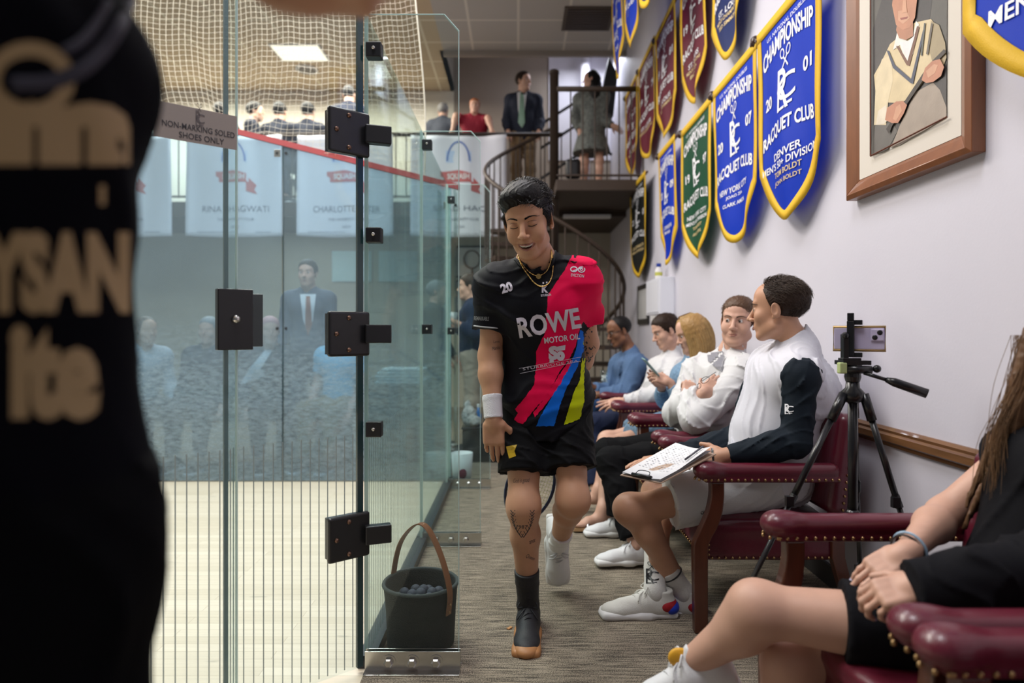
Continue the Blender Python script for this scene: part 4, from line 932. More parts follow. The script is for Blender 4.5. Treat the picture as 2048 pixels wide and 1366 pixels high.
def hand_prims(w, d, n, t, s=1.0, curl=(.3, .3, .3, .3), th=.3, spread=.06, k=.004):
    w = V(w); d = nrm(d); n = nrm(V(n)-d*V(n).dot(d)); x = n.cross(d)
    if x.dot(V(t)) < 0: x = -x
    R = Matrix((x, d, n)).transposed().to_4x4()
    P = lambda a, b, c_: w+x*a*s+d*b*s+n*c_*s
    L = [cone(P(0, -.02, 0), P(0, .02, 0), .024*s, .026*s, .02), rbx(P(-.002, .055, 0), (.038*s, .042*s, .013*s), .012*s, R, .018), ell(P(.022, .035, -.008), (.018*s, .03*s, .015*s), R, .012), ell(P(-.024, .045, -.006), (.014*s, .035*s, .013*s), R, .012)]
    fx = (.029, .010, -.010, -.029); fl = ((.043, .026, .021), (.047, .030, .022), (.043, .028, .021), (.034, .020, .018)); fr_ = (.0092, .0095, .009, .008)
    tips = []
    for i in range(4):
        p = P(fx[i], .088-(.006 if i in (0,) else 0)-(.012 if i == 3 else 0), 0); a = 0; dr = rot(d, n, 0)
        dr = nrm(d+x*(fx[i]/.03)*spread); cu = curl[i] if isinstance(curl, (tuple, list)) else curl
        ax = x
        base = p-dr*.02*s; L.append(cone(base, p, fr_[i]*1.05*s, fr_[i]*s, .008))
        for j in range(3):
            a += cu*(.9, 1.1, .7)[j]
            dd = dr*math.cos(a)-n*math.sin(a); q_ = p+dd*fl[i][j]*s; L.append(cone(p, q_, fr_[i]*(1-.1*j)*s, fr_[i]*(1-.1*(j+1))*s, k)); p = q_
        tips.append((p, dd, n))
    p = P(.030, .022, -.004); a = nrm(d*.62+x*.72-n*(.25+th*.6)); q_ = p+a*.036*s; L.append(cone(P(.012, .012, -.003), p, .017*s, .0145*s, .012)); L.append(cone(p, q_, .0135*s, .0115*s, .006))
    b = nrm(a*.8+d*(.5-th*.3)-x*th*.5-n*.2*th); r_ = q_+b*.032*s; L.append(cone(q_, r_, .0112*s, .009*s, .004)); tips.append((r_, b, n))
    return L, tips
def torso_prims(J, b):
    pel, neck = V(J['pel']), V(J['neck']); up = nrm(neck-pel); rt = V(J['sR'])-V(J['sL']); rt = nrm(rt-up*rt.dot(up)); fw = up.cross(rt)
    R = Matrix((rt, fw, up)).transposed().to_4x4(); w = b.get('w', 1); dp = b.get('dp', 1); g = b.get('gut', 0); H = (neck-pel).length/.54
    at = lambda x, y, t: pel*(1-t)+neck*t+rt*x+fw*y
    L = [ell(at(0, 0, .04), (.165*w, .115*w*dp, .12*H), R, .06), ell(at(0, .005+g*.5, .33), ((.142+g*.4)*w, (.102*dp+g)*w, .16*H), R, .08), ell(at(0, 0, .68), (.158*w, .112*w*dp, .155*H), R, .08)]
    for q in (-1, 1): L.append(ell(at(q*.075*w, .058*w, .74), (.075*w, .05*w+b.get('bust', 0), .06), R, .06))
    cl = lerp(J['sL'], J['sR'], .5)
    L.append(cone(lerp(J['sL'], J['sR'], .08), lerp(J['sL'], J['sR'], .92), .055*w, .055*w, .06))
    return L, (R, rt, fw, up)
def arm_prims(J, s, b, upto=2.0, k=.04):
    a = b.get('arm', 1); S, E_, W_ = V(J['s'+s]), V(J['e'+s]), V(J['w'+s]); L = []
    if upto <= 1: E2 = lerp(S, E_, upto); return [ell(S, (.058*a,)*3, None, .05), cone(S, E2, .053*a, (.053-.012*upto)*a, k, clip=[(E2, nrm(E_-S))])]
    L = [ell(S, (.058*a,)*3, None, .05), cone(S, E_, .053*a, .041*a, k)]
    u = upto-1; W2 = lerp(E_, W_, min(u, 1)); m = lerp(E_, W_, .3); cp = [(W2, nrm(W_-E_))] if u < 1 else None
    return L+[cone(E_, m, .041*a, .044*a, .03), cone(m, W2, .044*a, (.044-.018*min(u, 1))*a, .03, clip=cp)]
def leg_prims(J, s, b, upto=2.0, k=.05, flare=0):
    a = b.get('leg', 1); Hh, K, A = V(J['h'+s]), V(J['k'+s]), V(J['a'+s]); L = []
    th = .086*a
    if upto <= 1: E2 = lerp(Hh, K, upto); return [cone(Hh, E2, th, (.086-.03*upto)*a+flare, k, clip=[(E2, nrm(K-Hh))])]
    L = [cone(Hh, K, th, .053*a, k), ell(K, (.051*a,)*3, None, .04)]
    u = upto-1; bk = nrm((A-K).cross((K-Hh)).cross(A-K)); bk = bk if bk.dot(K-Hh) < 0 else -bk
    if (K-Hh).normalized().dot((A-K).normalized()) > .98: bk = V((0, 0, 0))
    m = lerp(K, A, .3)+bk*.014; A2 = lerp(K, A, min(u, 1)); cp = [(A2, nrm(A-K))] if u < 1 else None
    if u <= .3: return L+[cone(K, A2, .055*a, .056*a, .03, clip=cp)]
    return L+[cone(K, m, .049*a, .054*a, .05), cone(m, A2, .054*a, ((.054-.020*min(u, 1))*a+flare), .03, clip=cp)]
def multi(name, prims, h, m, parent, fine=(), disp=None):
    vs, fs = surf(prims, h, disp); C = vs[fs].mean(1); keep = np.ones(len(fs), bool)
    for lo, hi, h2 in fine: keep &= ~((C > np.array(lo)+h).all(1) & (C < np.array(hi)-h).all(1))
    VS = [vs]; FS = [fs[keep]]; n = len(vs)
    for lo, hi, h2 in fine:
        v2, f2 = surf(prims, h2, disp, box=(lo, hi)); c2 = v2[f2].mean(1); k2 = ((c2 > np.array(lo)) & (c2 < np.array(hi))).all(1)
        VS.append(v2); FS.append(f2[k2]+n); n += len(v2)
    return fastbuild(name, np.concatenate(VS), np.concatenate(FS), m, parent)
def shoe(parent, A, f, u, m_up, m_sole, m_lace, s=1.0, h=.005, name='shoe', lab=None, kind='sneaker', lace=True):
    f = nrm(f); u = nrm(V(u)-f*V(u).dot(f)); M = frame(f, u); O = V(A)-u*.088*s+f*.0
    P = lambda x, y, z: O+M @ V((x*s, y*s, z*s)); R = M.to_4x4(); dn = -u
    cl = [(P(0, 0, .016), dn)]
    L = [cone(P(0, -.045, .050), P(0, .03, .052), .036*s, .036*s, .03, clip=cl), cone(P(0, .03, .052), P(-.0, .12, .036), .037*s, .034*s, .03, clip=cl), ell(P(0, .145, .026), (.043*s, .062*s, .030*s), R, .02, clip=cl), rbx(P(0, .03, .028), (.036*s, .11*s, .018*s), .015*s, R, .02, clip=cl)]
    L += [cone(P(0, -.030, .055), P(0, -.034, .100), .037*s, .036*s, .02, clip=[(P(0, 0, .104), u)]), cone(P(0, .035, .075), P(0, .005, .112), .022*s, .018*s, .02)]
    L += [cone(P(0, -.018, .085), P(0, -.02, .16), .028*s, .031*s, .004, 's')]
    o = org(name, L, h, m_up, parent)
    if lab: o['label'] = lab
    S = [rbx(P(0, -.01, .014), (.037*s, .075*s, .014*s), .012*s, R, .02), rbx(P(0, .11, .013), (.046*s, .095*s, .013*s), .012*s, R, .03), ell(P(0, .165, .016), (.044*s, .05*s, .016*s), R, .02)]
    org('sole', S, h, m_sole, o)
    if lace:
        q = MB()
        for i in range(5):
            y = .035+i*.018; z = .094-i*.0085
            q.tube(bez([P(-.024, y, z-.008), P(0, y+.004, z+.004), P(.024, y, z-.008)], 3), .0026*s, 5); q.tube(bez([P(-.024, y, z-.007), P(0, y+.010, z+.005), P(.024, y+.018, z-.014)], 3), .0024*s, 5)
        for qx in (-1, 1): q.tube(bez([P(0, .03, .103), P(qx*.022, .032, .118), P(qx*.035, .045, .100), P(qx*.006, .036, .102)], 4), .0024*s, 5); q.tube(bez([P(0, .032, .103), P(qx*.02, .06, .09), P(qx*.036, .07, .07)], 4), .0024*s, 5)
        q.out('laces', m_lace, o, True)
    return o, P
def person(label, J, o, group=None, name='person'):
    b = o.get('b', {}); pel = V(J['pel']); hd = o['head']; c = V(J['head']); s = hd.get('s', 1.0); M = frame(hd['f'], hd.get('u', (0, 0, 1)))
    t = thing(name, label, 'person', (pel.x, pel.y, o.get('base', 0)), group)
    T, (TR, rt, fw, up) = torso_prims(J, b)
    for q, sg in (('R', 1), ('L', -1)):
        if 'h'+q not in J: J['h'+q] = pel+rt*.09*sg*b.get('w', 1)
    h = o.get('h', .008); fine = []
    body = list(T); nk = V(J['neck'])
    body += [cone(nk-up*.03, c-M @ V((0, .022, .045))*s, .058*b.get('nk', 1), .050*s*b.get('nk', 1), .020)]
    for q in 'LR': body.append(cone(lerp(nk, c, .28), lerp(nk, J['s'+q], .75), .040, .040, .05))
    arms = o.get('arms', 'LR'); legs = o.get('legs', 'LR')
    tips = {}
    for q in arms: body += arm_prims(J, q, b)
    for q in legs: body += leg_prims(J, q, b)
    for q in o.get('feet', ''):
        A = V(J['a'+q]); f = nrm(o['footf'][q]); body += [cone(A+V((0, 0, .02)), A+V((0, 0, -.03))+f*.02, .034, .036, .03), cone(A-V((0, 0, .045))-f*.03, A-V((0, 0, .05))+f*.10, .030, .028, .03), ell(A-V((0, 0, .065))+f*.15, (.036, .05, .018), frame(f, (0, 0, 1)).to_4x4(), .03)]
    for q in arms:
        if 'hand'+q in o:
            a = o['hand'+q]; hp, tp = hand_prims(J['w'+q], a['d'], a['n'], a['t'], a.get('s', 1), a.get('curl', .3), a.get('th', .3), a.get('spread', .06)); body += hp; tips[q] = tp
            if a.get('fine'):
                p = V(J['w'+q])+nrm(a['d'])*.09; r = .13; fine.append(((p.x-r, p.y-r, p.z-r), (p.x+r, p.y+r, p.z+r), a['fine']))
    body += head_prims(c, M, s, hd)
    if hd.get('fine'): r = .145*s; p = c; fine.append(((p.x-r, p.y-r, p.z-.125*s), (p.x+r, p.y+r, p.z+r), hd['fine']))
    OB = {'root': t, 'M': M, 'c': c, 's': s, 'T': T, 'R': TR, 'rt': rt, 'fw': fw, 'up': up, 'J': J, 'tips': tips}
    OB['body'] = multi('body', body, h, o.get('skin', SK2), t, fine)
    P = lambda x, y, z: c+M @ V((x*s, y*s, z*s)); OB['P'] = P
    if hd.get('detail', 1):
        if hd.get('eyes', 1):
            for q in (-1, 1):
                e = MB().ball(P(q*.031, .0755, .009), .0133*s, 8).out('eye', M_eye, t, True); lk = V(hd.get('look', (0, 1, 0)))
                MB().ball(P(q*.031+lk.x*.0075, .0755+.0088, .009+lk.z*.01), .0072*s, 6, (1, .9, 1), M).out('iris', M_iris, e, True)
        q_ = MB(); rs = random.Random(5); by_ = bvh_of(OB['body'])
        def on(x, z, o_=.0008):
            a_ = P(x, .16, z); h_ = by_.ray_cast(a_, M @ V((0, -1, 0)), .15); return (h_[0]+M @ V((0, o_, 0))) if h_[0] is not None else P(x, .09, z)
        for q in (-1, 1):
            for i in range(hd.get('nbrow', 90)):
                u = rs.random(); x = q*(.012+.037*u); z = .0275+.0095*math.sin(u*2.3)-.004*u+rs.uniform(-.0028, .0028)*(1.15-u)
                q_.tube([on(x, z), on(x+q*.004, z+.0022*(1-u*1.6), .0016), on(x+q*.0085, z+.0028*(1-u*2.2), .0008)], [.0007*s, .0006*s, .0002*s], 3, False)
        q_.out('eyebrows', hd.get('brow', hd.get('hairm', HD)), t)
        q_ = MB()
        for q in (-1, 1):
            if hd.get('eyes', 1): q_.tube([on(q*(.018+.026*i/6), .0125+.0030*math.sin(PI*i/6)-.001*(i/6), .0004) for i in range(7)], .0008*s, 4)
            else: q_.tube([on(q*(.017+.030*i/7), .0035-.0034*math.sin(PI*i/7)+.001*(i/7), .0005) for i in range(8)], [.0006*s]+[.0015*s]*6+[.0006*s], 4); q_.tube([on(q*(.018+.028*i/6), .0155+.0035*math.sin(PI*i/6), .0000) for i in range(7)], .0006*s, 4)
        q_.out('eyelashes', mat('lash', (.03, .015, .01), .6), t)
        m = hd.get('mouth', 'closed')
        if m == 'open':
            lp = chain([P(-.029, .082, -.054), P(-.014, .0965, -.0565), P(0, .100, -.0578), P(.014, .0965, -.0565), P(.029, .082, -.054)], [.0012*s, .0022*s, .0026*s, .0022*s, .0012*s], .002) + chain([P(-.029, .082, -.0545), P(-.015, .091, -.0715), P(0, .095, -.0755), P(.015, .091, -.0715), P(.029, .082, -.0545)], [.0012*s, .0028*s, .0033*s, .0028*s, .0012*s], .002)
            org('lips', lp, .0014, M_lip, t); org('mouth_inside', [ell(P(0, .076, -.064), (.022*s, .008*s, .010*s), M.to_4x4())], .003, mat('mouth_dark', (.06, .008, .008), .5), t)
            org('teeth', chain([P(-.023, .081, -.0585), P(-.012, .0905, -.0605), P(.0, .0935, -.0615), P(.012, .0905, -.0605), P(.023, .081, -.0585)], [.0030*s, .0036*s, .0038*s, .0036*s, .0030*s], .003), .0018, M_teeth, t)
        else:
            z = -.0605 if m == 'closed' else -.059; e = .002 if m == 'smile' else -.001
            lp = chain([P(-.024, .087, z+e), P(-.010, .0975, z+.002), P(.010, .0975, z+.002), P(.024, .087, z+e)], [.0012*s, .0026*s, .0026*s, .0012*s], .002) + chain([P(-.022, .087, z-.001+e), P(-.008, .0965, z-.0065), P(.008, .0965, z-.0065), P(.022, .087, z-.001+e)], [.0012*s, .0034*s, .0034*s, .0012*s], .002)
            org('lips', lp, .0018, hd.get('lipm', M_lip), t)
    if hd.get('hair'):
        OB['hair'] = org('hair', hair_prims(c, M, s, hd['hair']), hd.get('hh', .004), hd['hairm'], t, folds(hd.get('seed', 4), hd.get('hamp', .0035), hd.get('hfreq', 420), (1, .35, .8)))
        if hd.get('strands'): strands('hair_strands', c, M, s, hd['strands'], hd.get('sl', .03), hd['hairm'], t, hd.get('flow', lambda p: (.3, -1, -.2) if p.z > .05 else (0, -.6, -1)), hd.get('hline', (.078, .083)), .0009, 6, .010)
    tp = o.get('top')
    if tp:
        d = tp.get('infl', .012); ut = tp.get('upto', 1.98); hem = tp.get('hem', -.02)
        hp = pel+(nk-pel)*hem; S = [tuple(list(p)[:7]+[[(hp, -up)]]) for p in infl(T, d)]
        if tp.get('skirt'): S.append(cone(pel-up*.0, hp, .14+d, tp['skirt'], .08, clip=[(hp, -up)]))
        for q in arms: S += infl(arm_prims(J, q, b, ut), d+tp.get('sl', 0)) if tp.get('sleeves', 1) else []
        nc = tp.get('neck', .078)
        y_ = tp.get('yoke')
        if y_:
            for q in 'LR': S.append(cone(lerp(nk, c, .1), lerp(nk, J['s'+q], 1.0), .055, y_, .05))
        for q in 'LR': S.append(cone(lerp(nk, c, .15), lerp(nk, J['s'+q], .8), .045+d*.6, .048+d*.6, .05))
        cl = tp.get('collar', 0)
        if cl: S.append(cone(nk-up*.01, lerp(nk, c-M @ V((0, .02, .03)), cl), .072, .068, .02, clip=[(lerp(nk, c, cl*.9), nrm(c-nk+fw*.05))]))
        S.append(cone(nk+up*(.035 if not cl else .02)+fw*tp.get('nf', .02), c+up*.1, nc*.75 if not cl else .061, nc if not cl else .06, .006, 's'))
        for q in arms:
            if tp.get('sleeves', 1):
                if ut <= 1: continue
                if 0: e = lerp(J['s'+q], J['e'+q], ut); S.append(cone(e-nrm(V(J['e'+q])-V(J['s'+q]))*.015, e+nrm(V(J['e'+q])-V(J['s'+q]))*.05, .046*b.get('arm', 1)+d+tp.get('sl', 0)-.010, .06, .003, 's'))
                else: e = lerp(J['e'+q], J['w'+q], min(ut-1, 1)); dd = nrm(V(J['w'+q])-V(J['e'+q])); S.append(cone(e-dd*.01, e+dd*.05, .029, .04, .003, 's'))
        OB['top'] = org(tp.get('name', 'shirt'), S, tp.get('h', h), tp['m'], t, folds(tp.get('seed', 11), tp.get('amp', .006), tp.get('freq', 70), tp.get('an', (1, 1, .6))))
        OB['topprims'] = S
    bt = o.get('bottom')
    if bt:
        d = bt.get('infl', .014); S = infl(T[:1], d)
        wp = pel+up*bt.get('waist', .1); S = [tuple(list(p)[:7]+[[(wp, up)]]) for p in S]
        for q in legs: S += infl(leg_prims(J, q, b, bt.get('upto', 1.95), flare=bt.get('flare', 0)), d)
        OB['bottom'] = org(bt.get('name', 'trousers'), S, bt.get('h', h), bt['m'], t, folds(bt.get('seed', 5), bt.get('amp', .006), bt.get('freq', 60)))
    for q, sh in (o.get('shoes') or {}).items():
        OB['shoe'+q] = shoe(t, J['a'+q], sh['f'], sh.get('u', (0, 0, 1)), sh['m'], sh.get('sole', M_white), sh.get('lace', sh['m']), sh.get('s', 1.0), sh.get('h', .005), lace=sh.get('laces', True), lab=sh.get('lab'))
    return OB
def tubeparts(name, parent, pts, r, m, n=8, close=False): return MB().tube(pts, r, n, close=close).out(name, m, parent, True)
# ---------------------------------------------------------------- the player
M_jersey = mat('jersey_black', (.006, .006, .009), .6, bump=.2, bscale=500, spec=.12)
M_shorts = mat('shorts_black', (.004, .004, .005), .65, bump=.2, bscale=500, spec=.12)
M_shoeW = mat('shoe_white', (.72, .72, .74), .55, bump=.3, bscale=300); M_shoeB = mat('shoe_black', (.014, .014, .018), .6, bump=.5, bscale=250); M_gum = mat('gum_sole', (.42, .19, .07), .5)
J = dict(pel=PX(1090, 803, 2.64), neck=PX(1079, 536, 2.55), head=PX(1057, 446, 2.46), sR=PX(990, 575, 2.56), sL=PX(1160, 563, 2.54),
         eR=PX(979, 712, 2.57), wR=PX(987, 838, 2.50), eL=PX(1176, 688, 2.66), wL=PX(1135, 790, 2.82),
         kR=PX(1047, 1012, 2.50), aR=PX(1057, 1212, 2.62), kL=PX(1146, 1000, 2.50), aL=PX(1117, 1086, 2.87))
J['hR'] = J['pel']+V((-.085, 0, -.01)); J['hL'] = J['pel']+V((.085, 0, -.01))
PL = person('black-haired player in a black and pink jersey walking down the corridor, smiling', J, dict(
    skin=SK1, b=dict(w=1.05, arm=1.0, leg=1.02), h=.0055,
    head=dict(f=(-.24, -1, -.36), u=(-.20, -.36, 1), s=1.10, fine=.0026, mouth='open', eyes=0, hair='thick', hairm=HB, hh=.003, hamp=.003, hfreq=300, jaw=.90),
    handR=dict(d=(.02, .06, -1), n=(-.12, -1, 0), t=(1, 0, 0), s=1.06, curl=(.22, .3, .34, .4), th=.25, fine=.003), handL=dict(d=(-.5, .2, -.8), n=(0, 1, 0), t=(-1, 0, -.5), curl=(1, 1, 1, 1)),
    top=dict(m=M_jersey, infl=.016, sl=.008, upto=.60, hem=-.20, skirt=.172, amp=.010, freq=62, h=.0055, neck=.082, nf=.035, seed=21, name='jersey'),
    bottom=dict(m=M_shorts, upto=.68, infl=.012, waist=.02, flare=.022, amp=.010, name='shorts', h=.006),
    shoes=dict(R=dict(f=(-.06, -1, 0), m=M_shoeB, sole=M_gum, lace=M_shoeB, s=1.14, h=.004, lab='black low sports shoe with a gum toe'),
               L=dict(f=(.05, .14, -1), u=(.06, -.98, -.14), m=M_shoeW, sole=M_white, lace=mat('lace_grey', (.50, .50, .52), .7), s=1.16, h=.004, lab='white low sports shoe, toe down'))), name='person')
t = PL['root']
def gc(a): return Matrix.Rotation(a, 3, 'Y')
# socks, wristband
for q, m_, lo, hi in (('R', MATS['shoe_black'], .63, 1.0), ('L', M_white, .74, 1.0)):
    a, b = V(J['k'+q]), V(J['a'+q]); p0 = lerp(a, b, lo); dd = nrm(b-a)
    bk = V((0, 0, 0)); org('sock', [cone(p0, lerp(a, b, .97), .050 if q == 'R' else .047, .042, .01, clip=[(p0, -dd)]), ell(b, (.040, .040, .045), None, .02)], .004, m_, t, folds(8, .003, 60, (.3, .3, 1)))
a, b = J['eR'], J['wR']; org('wristband', [cone(lerp(a, b, .63), lerp(a, b, .99), .0385, .036, .01, clip=[(lerp(a, b, .63), nrm(a-b)), (lerp(a, b, .99), nrm(b-a))])], .004, mat('terry_white', (.66, .65, .68), .95, bump=1, bscale=260), t, folds(2, .003, 45, (.4, .4, 1)))
# jersey print: flat shapes laid on the cloth, u/v measured on the plane y = 2.42 as seen from the camera
bj = bvh_of(PL['top'])
YP = 2.40; kk = YP/F
def jp(px, py): return ((px-CX)*kk, (CY-py)*kk)
O0 = V((0, YP-.6, EYE))
def put(name, items, m, bv, par, off=.0026, step=.010, yp=YP):
    """lay flat items (given on the plane y = yp) on the surface, along the sight line of each vertex"""
    VS = []; FS = []
    for vs, fs in items:
        vs, fs = flat_cut(vs, fs, step); n = len(VS); ok = []
        for x, z in vs:
            d = nrm(V((float(x), yp, float(z)))); h_ = bv.ray_cast(V((0, 0, EYE)), d, 15)
            ok.append(h_[0] is not None and abs(h_[0].y-yp) < .5)
            VS.append(tuple(h_[0]-d*off) if ok[-1] else (0, 0, 0))
        for f in fs:
            if all(ok[i] for i in f):
                q = [V(VS[n+i]) for i in f]
                if max((a_-q[0]).length for a_ in q) < step*4: FS.append(tuple(i+n for i in f))
    if not FS: return None
    used = sorted({i for f in FS for i in f}); mp = {k: i for i, k in enumerate(used)}
    return build(name, [VS[i] for i in used], [tuple(mp[i] for i in f) for f in FS], m, par, len(FS) > 60)
def rough(pts, amp=.0022, step=.006, seed=3):
    rs = random.Random(seed); out = []
    for i in range(len(pts)):
        a = pts[i]; b = pts[(i+1) % len(pts)]; L = math.hypot(b[0]-a[0], b[1]-a[1]); n = max(1, int(L/step))
        for k in range(n):
            u = k/n; j = amp if k else 0; out.append((a[0]+(b[0]-a[0])*u+rs.uniform(-j, j), a[1]+(b[1]-a[1])*u+rs.uniform(-j, j)))
    return out
def shape(px, s=3, amp=.0016): return polyf(rough([jp(*p) for p in px], amp, .007, s))
pk = mat('print_pink', (.74, .003, .065), .7, bump=.2, bscale=500, spec=.12); rd = mat('print_red', (.36, .004, .04), .55); bl = mat('print_blue', (.005, .13, .62), .7, spec=.12); yl = mat('print_lime', (.50, .58, .005), .7, spec=.12); wt = mat('print_white', (.62, .58, .66), .5)
def inpoly(x, y, P_):
    c = False; j = len(P_)-1
    for i in range(len(P_)):
        if (P_[i][1] > y) != (P_[j][1] > y) and x < (P_[j][0]-P_[i][0])*(y-P_[i][1])/(P_[j][1]-P_[i][1])+P_[i][0]: c = not c
        j = i
    return c
me = PL['top'].data; me.materials.append(pk); og = _org[PL['top'].name]     # the dyed left sleeve, front and back
SLV = [(1156, 490), (1225, 480), (1225, 655), (1176, 655), (1166, 640), (1168, 600), (1160, 550), (1152, 520)]
for f_ in me.polygons:
    c_ = f_.center+og
    if c_.x > .2 and inpoly(CX+c_.x/c_.y*F, CY-(c_.z-EYE)/c_.y*F, SLV): f_.material_index = 1
put('pink_stripe', [shape([(1150, 498), (1180, 500), (1200, 530), (1212, 575), (1212, 640), (1180, 646), (1170, 640), (1160, 655), (1152, 690), (1140, 715), (1118, 745), (1096, 790), (1072, 815), (1046, 848), (1026, 843), (1036, 826), (1030, 818), (1050, 795), (1068, 770), (1072, 735), (1072, 705), (1090, 665), (1095, 610), (1096, 590), (1112, 565), (1130, 540)], 3), shape([(1140, 718), (1146, 722), (1120, 770), (1094, 806), (1070, 835), (1066, 826), (1090, 795), (1112, 760)], 9)], pk, bj, PL['top'])
put('blue_stripe', [shape([(1160, 660), (1167, 664), (1168, 700), (1152, 740), (1136, 770), (1124, 800), (1108, 852), (1072, 853), (1078, 838), (1100, 800), (1118, 770), (1138, 735), (1152, 700)], 5)], bl, bj, PL['top'])
put('lime_stripe', [shape([(1166, 678), (1171, 700), (1168, 760), (1169, 800), (1160, 838), (1128, 850), (1138, 815), (1150, 780), (1160, 760), (1164, 720)], 6)], yl, bj, PL['top'])
def W_(s, x, y, w, h, bold=.02, rot_=0.0, shear=0.0):   # centre and size in photo pixels
    cx_, cy_ = jp(x, y); return word(s, cx_, cy_, w*kk, h*kk, bold, rot_, shear)
put('lettering', [W_('ROWE', 1098, 646, 126, 42, .03, .17), W_('MOTOR OIL', 1124, 677, 72, 12, .02, .13), W_('STURBRIDGE SPA', 1101, 730, 112, 5, -.01, .15)]+[barf(*jp(1038, 737), *jp(1162, 714), .0012), barf(*jp(1040, 747), *jp(1162, 722), .0012)], wt, bj, PL['top'], .0042, .01)
put('shoulder_number', [W_('20', 1013, 575, 24, 20, .05, .3)], wt, bj, PL['top'], .0042, .01)
put('chest_mark', [W_('K', 1090, 578, 13, 15, .05), W_('BOURBON', 1092, 590, 20, 5, .01, .1), barf(*jp(1085, 566), *jp(1088, 566), .006), barf(*jp(1092, 565), *jp(1095, 565), .006)], wt, bj, PL['top'], .0042, .01)
cx_, cy_ = jp(1156, 539)
put('shoulder_logo', [ringf(cx_-.015, cy_+.001, .014, .011, .004), ringf(cx_+.013, cy_, .014, .012, .004), ringf(cx_+.013, cy_, .006, .005, .003), barf(cx_-.02, cy_-.006, cx_+.02, cy_+.009, .004), W_('EVICTION', 1155, 551, 26, 6, .01, -.1)], wt, bj, PL['top'], .0042, .01)
put('club_logo', [W_('S', 1107, 706, 20, 28, .07), shape([(1112, 694), (1131, 690), (1130, 700), (1111, 703)], 3, 0), ringf(*jp(1121, 712), .016, .018, .014, 18), shape([(1099, 715), (1106, 714), (1108, 725), (1099, 726)], 3, 0)], wt, bj, PL['top'], .0042, .01)
put('sleeve_mark', [W_('REMARKABLE', 963, 637, 30, 8, .02, -.05)], mat('print_grey', (.16, .16, .17), .5), bj, PL['top'], .0042, .01)
# pale hem line of the right sleeve
e = lerp(J['sR'], J['eR'], .60); dd = nrm(J['eR']-J['sR']); Mx = frame(dd, (0, -1, 0))
tubeparts('sleeve_trim', PL['top'], [e-dd*.006+Mx @ V((math.cos(2*PI*i/20)*.072, 0, math.sin(2*PI*i/20)*.072)) for i in range(20)], .003, mat('trim_grey', (.35, .35, .37), .6), 6, True)
bs = bvh_of(PL['bottom'])
put('shorts_logo', [shape([(1012, 893), (1034, 889), (1029, 902), (1032, 912), (1018, 917), (1015, 905)], 4, 0)], mat('print_amber', (.55, .36, .01), .5), bs, PL['bottom'], .002)
# gold chains
M_gold2 = mat('gold_metal', (.75, .50, .18), .25, metal=1)
bb = bvh_of(PL['body'], PL['top'])
def chainline(px, r, nm):
    pts = []
    for x, y in px:
        d = nrm(V(((x-CX)*kk, YP, (CY-y)*kk))); h_ = bb.ray_cast(V((0, 0, EYE)), d, 9)
        if h_[0] is not None: pts.append(h_[0]-d*.004)
    pts = bez(pts, 5); o = MB().tube(pts, r, 6)
    for i in range(0, len(pts), 2): o.ball(pts[i], r*1.5, 3)
    return o.out(nm, M_gold2, t, True)
cps = []
for x, y in ((1024, 500), (1030, 519), (1042, 533), (1060, 544), (1080, 546), (1097, 538), (1108, 522), (1111, 503)):
    h_ = bb.ray_cast(V((0, 0, EYE)), nrm(V(((x-CX)*kk, YP, (CY-y)*kk))), 9)
    if h_[0] is not None: cps.append(h_[0])
MB().tube(bez(cps, 5), .0055, 8).out('collar', M_jersey, PL['top'], True)
chainline([(1034, 507), (1040, 522), (1052, 538), (1066, 549), (1080, 551), (1094, 541), (1102, 520), (1103, 500)], .0018, 'short_chain')
chainline([(1036, 512), (1044, 532), (1056, 550), (1068, 565), (1082, 573), (1096, 568), (1104, 552), (1106, 528), (1104, 505)], .0024, 'long_chain')
p = bb.ray_cast(V((0, 0, EYE)), nrm(V(((1077-CX)*kk, YP, (CY-553)*kk))), 9)[0]
if p: MB().lathe(p-V((0, .006, 0)), [(.010, 0), (.010, .003)], 14, 'y').out('pendant', M_gold2, t)
MB().ball(PL['P'](-.079, .003, -.026), .0035, 5).out('ear_stud', M_steel, t)
strands('hair_strands', PL['c'], PL['M'], PL['s'], 4200, .034, mat('hair_black_strand', (.014, .011, .010), .35, spec=.5), t, lambda p: (-.2-.6*(p.x > 0)+.5*(p.x < -.02), .9, .1) if p.z > .05 else (0, -.2, -1), (.080, .086), .0012, 5, .019)
# tattoos: fine ink lines laid on the skin
M_ink = mat('tattoo_ink', (.05, .045, .05), .6); bk = bvh_of(PL['body'])
def tat(nm, items): put(nm, items, M_ink, bk, PL['body'], .0007, .02)
tat('thigh_tattoo', [W_('God is good', 1043, 962, 33, 11, -.005, .05, .4)])
lv = []
for q in (-1, 1):
    for i in range(9):
        a = i/8; x = 1045+q*(19-17*(1-a)**2.2); y = 1075-a*48
        lv.append(barf(*jp(x, y), *jp(x+q*5, y-7), .003)); lv.append(barf(*jp(x, y), *jp(x-q*4, y-7), .0022))
        if i: lv.append(barf(*jp(x, y), *jp(xp, yp), .0012))
        xp, yp = x, y
lv.append(W_('1987', 1044, 1054, 22, 7, .01))
tat('shin_tattoo', lv)
tat('calf_script', [W_('amor', 1065, 1083, 14, 6, 0, .4, .4), W_('Queen', 1061, 1115, 18, 9, 0, -.4, .4)])
tat('forearm_script', [W_('Mamba', 992, 696, 16, 7, 0, .2, .3), W_('Love', 993, 683, 12, 5, 0, .1)])
rs = random.Random(4); sl = []
for i in range(46):
    x, y = rs.uniform(1166, 1188), rs.uniform(632, 728); w_ = rs.uniform(2, 8); a_ = rs.uniform(0, 3)
    sl.append(barf(*jp(x, y), *jp(x+math.cos(a_)*w_, y+math.sin(a_)*w_), rs.uniform(.0015, .006)))
